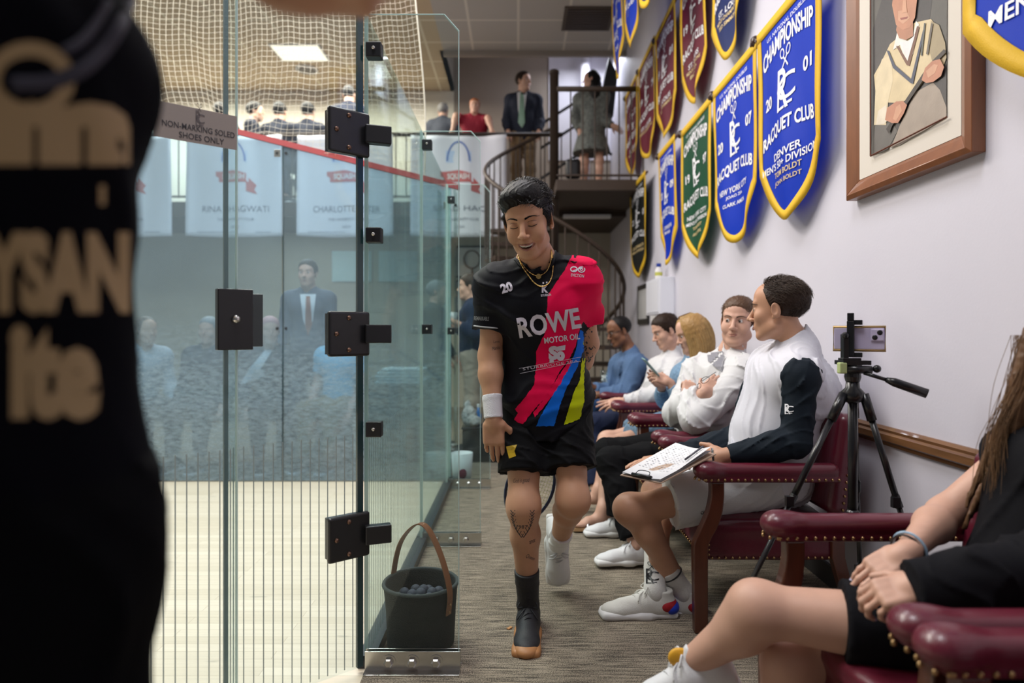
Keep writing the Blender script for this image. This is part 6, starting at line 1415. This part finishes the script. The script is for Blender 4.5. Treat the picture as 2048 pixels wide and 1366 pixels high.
# ---------------------------------------------------------------- basket of squash balls, tripod, small things
bx, by = -.366, 2.465
M_felt = mat('felt_black', (.014, .016, .016), .95, bump=1, bscale=220)
t = thing('ball_basket', 'round dark felt basket with a brown leather handle behind the nearest glass fin', 'basket', (bx, by, 0))
def bk_(r, z, a): return V((bx+r*(1+.02*math.sin(3*a+z*9))*math.cos(a), by+r*(1+.02*math.cos(2*a+z*6))*math.sin(a), z))
prof = [(.001, .012), (.118, .012), (.126, .02), (.128, .08), (.131, .15), (.136, .22), (.140, .248), (.137, .256), (.131, .25), (.127, .22), (.122, .14), (.12, .05), (.001, .045)]
q = MB().grid(lambda u, v: bk_(*(lambda i, f: (prof[i][0]*(1-f)+prof[i+1][0]*f, prof[i][1]*(1-f)+prof[i+1][1]*f))(min(int(v*12), 11), v*12-min(int(v*12), 11)), 2*PI*u), 48, 36); q.out('felt_body', M_felt, t, True)
MB().tube([bk_(.138, .25, 2*PI*i/40) for i in range(40)], .007, 8, close=True).out('rim', mat('felt_grey', (.05, .06, .06), .95, bump=1, bscale=220), t, True)
M_str = mat('strap_leather', (.20, .075, .028), .4, bump=.3, bscale=150, coat=.2)
a0, a1 = 2.6, -.62
pts = bez([bk_(.134, .17, a0), bk_(.137, .25, a0), V((bx-.085, by+.05, .38)), V((bx-.02, by+.01, .462)), V((bx+.03, by-.015, .455)), V((bx+.085, by-.05, .36)), bk_(.146, .25, a1), bk_(.142, .16, a1)], 6)
vs = []; 
for i, p in enumerate(pts):
    tg = nrm(pts[min(i+1, len(pts)-1)]-pts[max(i-1, 0)]); w_ = V((math.sin(a1), math.cos(a1), 0))*.0; w_ = nrm(V((.5, .82, 0))-tg*V((.5, .82, 0)).dot(tg)); n_ = tg.cross(w_)
    vs += [p-w_*.014-n_*.002, p+w_*.014-n_*.002, p+w_*.014+n_*.002, p-w_*.014+n_*.002]
n = len(pts); build('handle', [tuple(v) for v in vs], [(4*i+k, 4*i+(k+1) % 4, 4*i+4+(k+1) % 4, 4*i+4+k) for i in range(n-1) for k in range(4)]+[(3, 2, 1, 0), (4*n-4, 4*n-3, 4*n-2, 4*n-1)], M_str, t)
MB().ball(pts[-2]+V((.004, -.012, 0)), .004, 5).ball(pts[-4]+V((.004, -.012, 0)), .004, 5).out('rivet', M_brass, t)
M_ballm = mat('ball_rubber', (.05, .06, .085), .7, bump=.3, bscale=400)
o0 = None; rs = random.Random(2); k = 0
spots = [(r*math.cos(a), r*math.sin(a), z) for r, n_, z in ((0, 1, .205), (.045, 6, .195), (.088, 11, .185)) for a in [2*PI*i/n_+r*9 for i in range(n_)]]
for x, y, z in spots:
    if o0 is None: o0 = MB().ball((bx+x, by+y, z), .0205, 8).out('squash_ball', M_ballm, smooth=True); b = o0; base = o0.location.copy()
    else: b = o0.copy(); COL.objects.link(b); b.location = base+V((x, y, z-spots[0][2]+rs.uniform(-.006, .006)))
    tag(b, 'small dark grey squash ball in the felt basket', 'ball', 'squash balls in the basket')
q = MB()      # heap under the top layer
for r, n_, z in ((.03, 4, .155), (.085, 10, .148), (.05, 7, .11), (.09, 10, .10), (.06, 8, .068)):
    for i in range(n_): b = o0.copy(); COL.objects.link(b); a = 2*PI*i/n_+z*40; b.location = base+V((r*math.cos(a), r*math.sin(a), z-spots[0][2]))
o = MB().box((-.03, 2.62, .003), (.012, .006, .002), Matrix.Rotation(.9, 3, 'Z')).out('wood_chip', mat('chip', (.5, .25, .1), .7)); tag(o, 'tiny orange wood chip on the carpet right of the basket', 'chip')
# tripod with a phone
hx_, hy_ = 1.10, 2.13
t = thing('camera_tripod', 'black camera tripod standing between the armchairs by the wall', 'tripod', (hx_, hy_, 0)); H = V((hx_, hy_, 1.0))
M_tp = mat('tripod_black', (.010, .010, .012), .28, spec=.5)
MB().tube([(hx_, hy_, .52), (hx_, hy_, 1.02)], .0145, 14).out('centre_column', M_tp, t, True)
MB().lathe((hx_, hy_, .965), [(.018, 0), (.034, .01), (.036, .035), (.022, .05), (.02, .075)], 18).out('shoulder', M_tp, t, True)
for f in ((.52, 2.02, 0), (1.375, 1.99, 0), (1.33, 2.50, 0)):
    f = V(f); d = nrm(f-H); d2 = V((d.x, d.y, 0)); d2.normalize(); s_ = H+d2*.032-V((0, 0, .005)); q = lerp(s_, f, .34); r_ = lerp(s_, f, .67)
    o = MB().tube([s_, lerp(s_, q, .25)], .0155, 8).tube([lerp(s_, q, .25), q], .0105, 8).out('leg', M_tp, t, True)
    MB().tube([q, r_], .0088, 8).tube([r_, f], .007, 8).out('lower_leg', mat('tripod_grey', (.03, .03, .033), .25, spec=.6), o, True)
    for z in (q, r_): MB().tube([z-d*.02, z+d*.02], .013, 8).box(z-V((.012, .012, 0)), (.012, .008, .016)).out('leg_clamp', M_tp, o)
    MB().ball(f+V((0, 0, .008)), .013, 5).out('foot', M_tp, o, True)
    MB().tube([(hx_, hy_, .585), lerp(s_, f, .40)], .006, 6).out('brace', M_tp, t, True)
MB().lathe((hx_, hy_, .565), [(.02, 0), (.022, .04), (.016, .05)], 14).out('brace_collar', M_tp, t, True)
MB().lathe((hx_, hy_, 1.035), [(.022, 0), (.026, .015), (.024, .03), (.028, .035), (.028, .055)], 16).b2((hx_-.045, hy_-.03, 1.09), (hx_+.045, hy_+.03, 1.104)).out('pan_head', M_tp, t)
MB().tube([(hx_-.03, hy_-.02, 1.075), (hx_+.045, hy_-.03, 1.075)], .013, 10).ball((hx_+.06, hy_-.035, 1.078), .013, 6).out('tilt_lock', M_tp, t, True)
MB().box((hx_-.045, hy_-.02, 1.08), (.012, .012, .018)).out('level_tape', mat('tape_lime', (.42, .50, .22), .6), t, bevel=.004)
o = MB().tube([(hx_+.02, hy_-.03, 1.065), (hx_+.075, hy_-.06, 1.045)], .006, 8).tube([(hx_+.075, hy_-.06, 1.045), (hx_+.095, hy_-.07, 1.038), (hx_+.175, hy_-.11, 1.005)], [.008, .014, .015], 12).out('pan_handle', M_tp, t, True)
R = Matrix.Rotation(-.55, 3, 'Z')
pc_ = V((hx_+.012, hy_-.005, 1.175)); 
MB().b2((hx_-.035, hy_-.012, 1.10), (hx_-.018, hy_+.012, 1.19)).box((hx_-.01, hy_, 1.106), (.03, .018, .006)).ball((hx_-.03, hy_-.012, 1.185), .012, 6).out('phone_bracket', M_tp, t, bevel=.002)
MB().box(pc_+R @ V((-.018, -.012, 0)), (.011, .009, .058), R).box(pc_+R @ V((-.006, .0, .053)), (.022, .014, .008), R).box(pc_+R @ V((-.006, 0, -.053)), (.022, .014, .008), R).box(pc_+R @ V((-.018, -.01, .072)), (.010, .008, .012), R).out('clamp_jaws', M_tp, t, bevel=.002)
t = thing('smartphone', 'lilac phone in a gold case clamped sideways on the tripod', 'phone', pc_)
MB().box(pc_+R @ V((.005, .006, 0)), (.074, .0045, .036), R).out('back', mat('phone_lilac', (.55, .50, .70), .25), t, bevel=.003)
q = MB(); rr = [V((x, .006, z)) for x, z in ((-.070, -.038), (.080, -.038), (.080, .038), (-.070, .038))]; q.tube([pc_+R @ p for p in rr], .0052, 8, close=True); q.out('case', mat('case_gold', (.45, .30, .12), .35, metal=.5), t, True)
o = MB().box(pc_+R @ V((.058, -.0005, .012)), (.019, .003, .020), R).out('camera_island', mat('phone_lilac'), t, bevel=.003) if 'phone_lilac' not in MATS else MB().box(pc_+R @ V((.058, -.0005, .012)), (.019, .003, .020), R).out('camera_island', MATS['phone_lilac'], t, bevel=.003)
for dx, dz in ((.051, .004), (.065, .020)): MB().ball(pc_+R @ V((dx, -.003, dz)), .0085, 8, (1, .35, 1), R).out('lens', M_black, o, True)
# ---------------------------------------------------------------- far end of the corridor
t = thing('white_bucket', 'white bucket with a burgundy blotch on the carpet beyond the glass fins', 'bucket', (-.43, 5.08, 0))
MB().lathe((-.43, 5.08, 0), [(.07, 0), (.085, .25), (.08, .25), (.066, .01)], 24).out('body', mat('enamel', (.74, .75, .82)), t, True); MB().ball((-.42, 5.008, .10), .033, 6, (1, .35, 1.3)).out('blotch', mat('blotch', (.15, .01, .04), .6), t, True)
t = thing('black_bin', 'low black bin by the far end of the glass wall', 'bin', (-.3, 6.05, 0)); MB().b2((-.50, 5.93, 0), (-.12, 6.2, .30)).out('body', M_black, t, bevel=.01); MB().b2((-.51, 5.92, .30), (-.11, 6.21, .32)).out('lid', M_black, t, bevel=.006)
o = org('laundry_bag', [ell((-.44, 6.02, .41), (.07, .06, .09)), ell((-.40, 5.98, .37), (.07, .05, .05)), ell((-.46, 6.05, .50), (.03, .03, .05))], .008, mat('bag_spots', (.35, .35, .34), .9, var=.95, vscale=30), None, folds(77, .012, 120)); tag(o, 'crumpled black and white mesh bag on the black bin', 'bag')
t = thing('spray_bottle', 'small blue bottle standing on the black bin', 'bottle', (-.36, 6.06, .32)); MB().lathe((-.36, 6.06, .32), [(.028, 0), (.03, .10), (.012, .14), (.012, .17)], 14).out('body', mat('bottle_blue', (.03, .16, .45), .3), t, True)
MB().lathe((-.36, 6.06, .49), [(.014, 0), (.014, .03)], 10).out('cap', M_white, t)
t = thing('towel_reflection_table', 'dark covered table behind the glass, white towels piled on it', 'table', (-1.05, 6.0, 0)); MB().b2((-1.45, 5.75, .68), (-.72, 6.25, .72)).out('top', M_black, t, bevel=.005); MB().b2((-1.42, 5.78, .0), (-.75, 6.22, .68)).out('cover', mat('cloth_dark', (.03, .032, .03), .9, bump=.5, bscale=40), t)  # table and towels put behind the glass to stand in for a reflection
M_tow = mat('towel', (.68, .72, .68), .95, bump=1, bscale=200)
for i in range(5):
    z = .735+i*.028; o = org('towel', [rbx((-1.05+.02*math.sin(i*2), 5.98, z), (.23-.01*i, .16, .015), .013)], .010, M_tow, None, folds(80+i, .006, 50)); tag(o, 'folded white towel, %s of the pile on the dark table' % ('bottom', 'second', 'third', 'fourth', 'top')[i], 'towel', 'towels on the dark table')
LO = dict(detail=0)
def suit(label, x, Y, zf, m, sk, hair, hm, f=(0, -1, 0), ht=1.75, seated=False, lean=0.0, tfrac=1.9, bm=None, group=None, h=.014, arms=None, faceup=0, **kw):
    k = ht/1.75; f = nrm(f); r = f.cross(V((0, 0, 1))); B = V((x, Y, zf))
    pz_ = (.52 if seated else .94)*k; p = B+V((0, 0, pz_)); n_ = p+V((0, 0, .52*k))+f*lean
    J = dict(pel=p, neck=n_, head=n_+V((0, 0, .155*k))+f*(.03+lean*.3), sR=n_+r*.175*k-V((0, 0, .07*k)), sL=n_-r*.175*k-V((0, 0, .07*k)))
    for q, s_ in (('R', 1), ('L', -1)):
        J['e'+q] = J['s'+q]+r*s_*.05+f*(.02)-V((0, 0, .27*k)); J['w'+q] = J['e'+q]+f*(.16 if not seated else .2)-r*s_*.03-V((0, 0, .19*k))
        J['h'+q] = p+r*s_*.09
        J['k'+q] = (p+f*.42+r*s_*.12) if seated else (p+r*s_*.10-V((0, 0, .43*k))); J['a'+q] = (p+f*.45+r*s_*.12-V((0, 0, .43*k))) if seated else (p+r*s_*.10-V((0, 0, .85*k)))
    if arms: J.update(arms)
    hands = {}
    for q in 'RL': dd = J['w'+q]-J['e'+q]; hands['hand'+q] = dict(d=dd, n=f, t=r*(-1 if q == 'R' else 1), curl=.4)
    return person(label, J, dict(skin=sk, h=h, b=kw.get('b', {}), head=dict(f=kw.get('hf', f), s=k*.98+.02, hair=hair, hairm=hm, hh=.007, detail=kw.get('detail', 0), mouth='closed', hamp=.003),
        top=dict(name=kw.get('tn', 'jacket'), m=m, infl=.020, upto=tfrac, hem=kw.get('hem', -.12), amp=.005, collar=.25 if not kw.get('nocol') else 0, skirt=kw.get('skirt')), bottom=dict(m=bm or m, upto=kw.get('bup', 1.9), infl=.016) if not kw.get('skirt') else None,
        shoes=dict(R=dict(f=f, m=M_shoeB, h=.01, laces=False), L=dict(f=f, m=M_shoeB, h=.01, laces=False)), **hands), group=group)
M_suit = mat('suit_dark', (.020, .024, .040), .8, spec=.2); M_khaki = mat('khaki', (.24, .16, .085), .85, bump=.3, bscale=150)
def front(OB, pts, nm, m, par, Yp, off=.006):      # flat garment piece on the chest
    put(nm, [polyf([jpy(x, y, Yp) for x, y in pts])], m, bvh_of(OB['top']), par, off, .03, Yp)
# behind the side wall of the court
o = suit('man in a dark suit and tie standing behind the hazy glass wall', -2.05, 6.4, 0, mat('suit_grey', (.07, .08, .11), .8), SK2, 'short', HD, ht=1.90, detail=1)
front(o, [(600, 588), (632, 588), (626, 640), (616, 668), (606, 640)], 'shirt_front', M_sh, o['root'], 6.1); front(o, [(612, 592), (620, 592), (624, 650), (616, 672), (610, 650)], 'tie', mat('tie_rust', (.25, .08, .05), .6), o['root'], 6.1, .012)
bench = lambda x0, x1, l: tag(MB().b2((x0, 5.75, .40), (x1, 6.2, .45)).b2((x0+.05, 5.8, 0), (x0+.1, 6.15, .4)).b2((x1-.1, 5.8, 0), (x1-.05, 6.15, .4)).out('bench', M_black, bevel=.005), l, 'bench')
bench(-1.85, -1.5, 'small dark bench under the person in the blue shirt'); bench(-4.2, -2.05, 'long dark bench behind the hazy glass wall')
suit('person in a pale blue shirt seated behind the glass wall, next to the door hinge', -1.62, 5.98, 0, mat('shirt_pale_blue', (.20, .48, .66), .8), SK2, 'short', HM, f=(-.2, -1, 0), seated=True, tfrac=.6, bm=M_khaki, nocol=1, tn='shirt')
o = suit('person in a dark jersey with white stripes and a pink cap behind the glass', -2.28, 5.95, 0, M_suit, SK2, 'short', mat('cap_pink', (.55, .28, .26), .7), f=(.5, -1, 0), seated=True, lean=.10, tn='jersey')
front(o, [(480, 768), (500, 735), (530, 700), (545, 700), (520, 740), (500, 765)], 'white_stripe', M_sh, o['root'], 5.7); front(o, [(505, 745), (525, 738), (530, 752), (510, 760)], 'white_patch', M_sh, o['root'], 5.7)
suit('person in a black suit seated behind the glass, left of the door handle', -2.82, 5.98, 0, M_suit, SK2, 'short', HG, seated=True)
suit('bearded man in a light grey shirt seated behind the glass beside the black shirt', -3.45, 5.9, 0, mat('shirt_grey', (.42, .44, .47), .8), SK4, 'long', HM, f=(.8, -.6, 0), seated=True, lean=.12, tn='shirt', bm=M_suit)
# standing by the far end of the glass
A_ = dict(eL=PX(950, 668, 6.15), wL=PX(916, 648, 6.12), eR=PX(938, 668, 6.55), wR=PX(912, 655, 6.4))
suit('man in a navy jacket and khaki trousers standing in profile beyond the glass fins', -.44, 6.4, 0, mat('jacket_navy', (.012, .022, .055), .85, spec=.2), SK2, 'short', HD, f=(-1, -.05, 0), ht=1.76, detail=1, bm=mat('khaki_pale', (.36, .31, .25), .85), arms=A_, h=.010)
t = thing('paper_cup', 'clear cup held by the man in the navy jacket', 'cup', PX(908, 640, 6.15)); c = PX(908, 648, 6.15); MB().lathe(c, [(.028, 0), (.038, .11), (.035, .11), (.026, .006)], 16).out('body', mat('cup_pale', (.5, .5, .5), .3), t, True); MB().lathe(c+V((0, 0, .09)), [(.0375, 0), (.037, .004)], 16).out('rim', M_white, t)
suit('man in a dark jacket facing the navy jacket man, half hidden by the glass', -.85, 6.7, 0, mat('jacket_charcoal', (.03, .032, .036), .85), SK2, 'short', HG, f=(1, -.1, 0), ht=1.72)
# gallery upstairs
YM = 9.15
A_ = dict(eR=PX(912, 232, 9.0), wR=PX(905, 262, 8.86), eL=PX(976, 236, 9.0), wL=PX(984, 262, 8.86))
o = suit('boy with ginger hair in a red polo shirt leaning on the gallery railing', (950-CX)/F*YM, YM, FL, mat('polo_red', (.24, .004, .022), .8), SK2, 'short', HR, ht=1.50, tfrac=.8, lean=.02, bm=M_khaki, arms=A_, detail=1, h=.010, tn='polo_shirt')
J5 = (1047-CX)/F*YM
o = suit('tall man in a dark blazer with a green tie standing on the gallery', J5, YM+.1, FL, M_suit, SK2, 'short', HD, ht=1.93, bm=M_khaki, detail=1, h=.010, hf=(.75, -.65, 0), hem=-.18, b=dict(w=1.1, gut=.02), tn='blazer')
front(o, [(1034, 182), (1054, 182), (1050, 215), (1046, 252), (1040, 252), (1036, 215)], 'shirt_front', M_sh, o['root'], 8.9, .012)
front(o, [(1041, 184), (1047, 184), (1050, 245), (1044, 256), (1036, 245)], 'tie', mat('tie_green', (.20, .33, .25), .5), o['root'], 8.9, .024)
M_dress = mat('dress_pattern', (.13, .14, .13), .8, var=.95, vscale=24)
xw = (1182-CX)/F*8.6
A_ = dict(eL=PX(1205, 240, 8.5), wL=PX(1226, 252, 8.4), eR=PX(1150, 235, 8.6), wR=PX(1160, 262, 8.5))
o = suit('dark-haired woman in a black and white patterned dress on the stair landing', xw, 8.55, FL, M_dress, SK2, 'bun', HB, f=(-.35, -.93, 0), ht=1.66, skirt=.25, hem=-.62, hf=(-1, .1, 0), h=.010, tn='dress', nocol=1, b=dict(w=.9), arms=A_)
c = o['c']; org('long_hair', chain([c+V((.03, .02, .08)), c+V((.05, .0, -.05)), c+V((.05, -.06, -.2)), c+V((.04, -.08, -.30))], [.07, .08, .07, .04], .03), .01, HB, o['root'], folds(4, .008, 200, (1, 1, .1)))
o = org('handbag', [rbx(PX(1146, 338, 8.4), (.10, .05, .13), .05)], .012, M_black, None); tag(o, 'black handbag hanging beside the woman in the patterned dress', 'bag')
suit('grey-haired man seen from behind through the glass fin on the gallery', (885-CX)/F*9.7, 9.7, FL, mat('suit_slate', (.05, .055, .075), .8), SK2, 'short', HG, f=(.1, 1, 0), ht=1.66)
for i, (px, hz, w_) in enumerate(((450, 1.16, 'leftmost, behind the shoe notice'), (515, 1.20, 'left of the middle one'), (566, 1.12, 'middle one of three'), (622, 1.16, 'just left of the door hinge'))):
    suit('dark seated spectator on the gallery behind the net, %s' % w_, (px-CX)/F*9.3, 9.15, FL+.03, M_suit, SK2, 'long' if i == 3 else 'short', HB, f=(1, .2, 0) if i in (1,) else (.1, 1, 0), seated=True, group='spectators on the gallery behind the net', ht=1.9)
suit('dark silhouetted spectator standing on the gallery above the door hinge', (697-CX)/F*9.3, 9.3, FL, M_suit, SK2, 'short', HB, f=(0, 1, 0), ht=1.76, group='spectators on the gallery behind the net')
for i, x in enumerate((-4.2, -3.75, -3.35, -2.95)):
    t = thing('gallery_chair', 'dark chair on the gallery behind the banners, %s from the left' % ('first', 'second', 'third', 'fourth')[i], 'chair', (x, 9.3, FL), 'dark chairs on the gallery')
    MB().b2((x-.2, 9.1, FL+.36), (x+.2, 9.5, FL+.38)).out('seat', M_black, t)
    for sx in (-.17, .17):
        for sy in (9.13, 9.47): MB().b2((x+sx-.012, sy-.012, FL), (x+sx+.012, sy+.012, FL+.36)).out('leg', M_black, t)
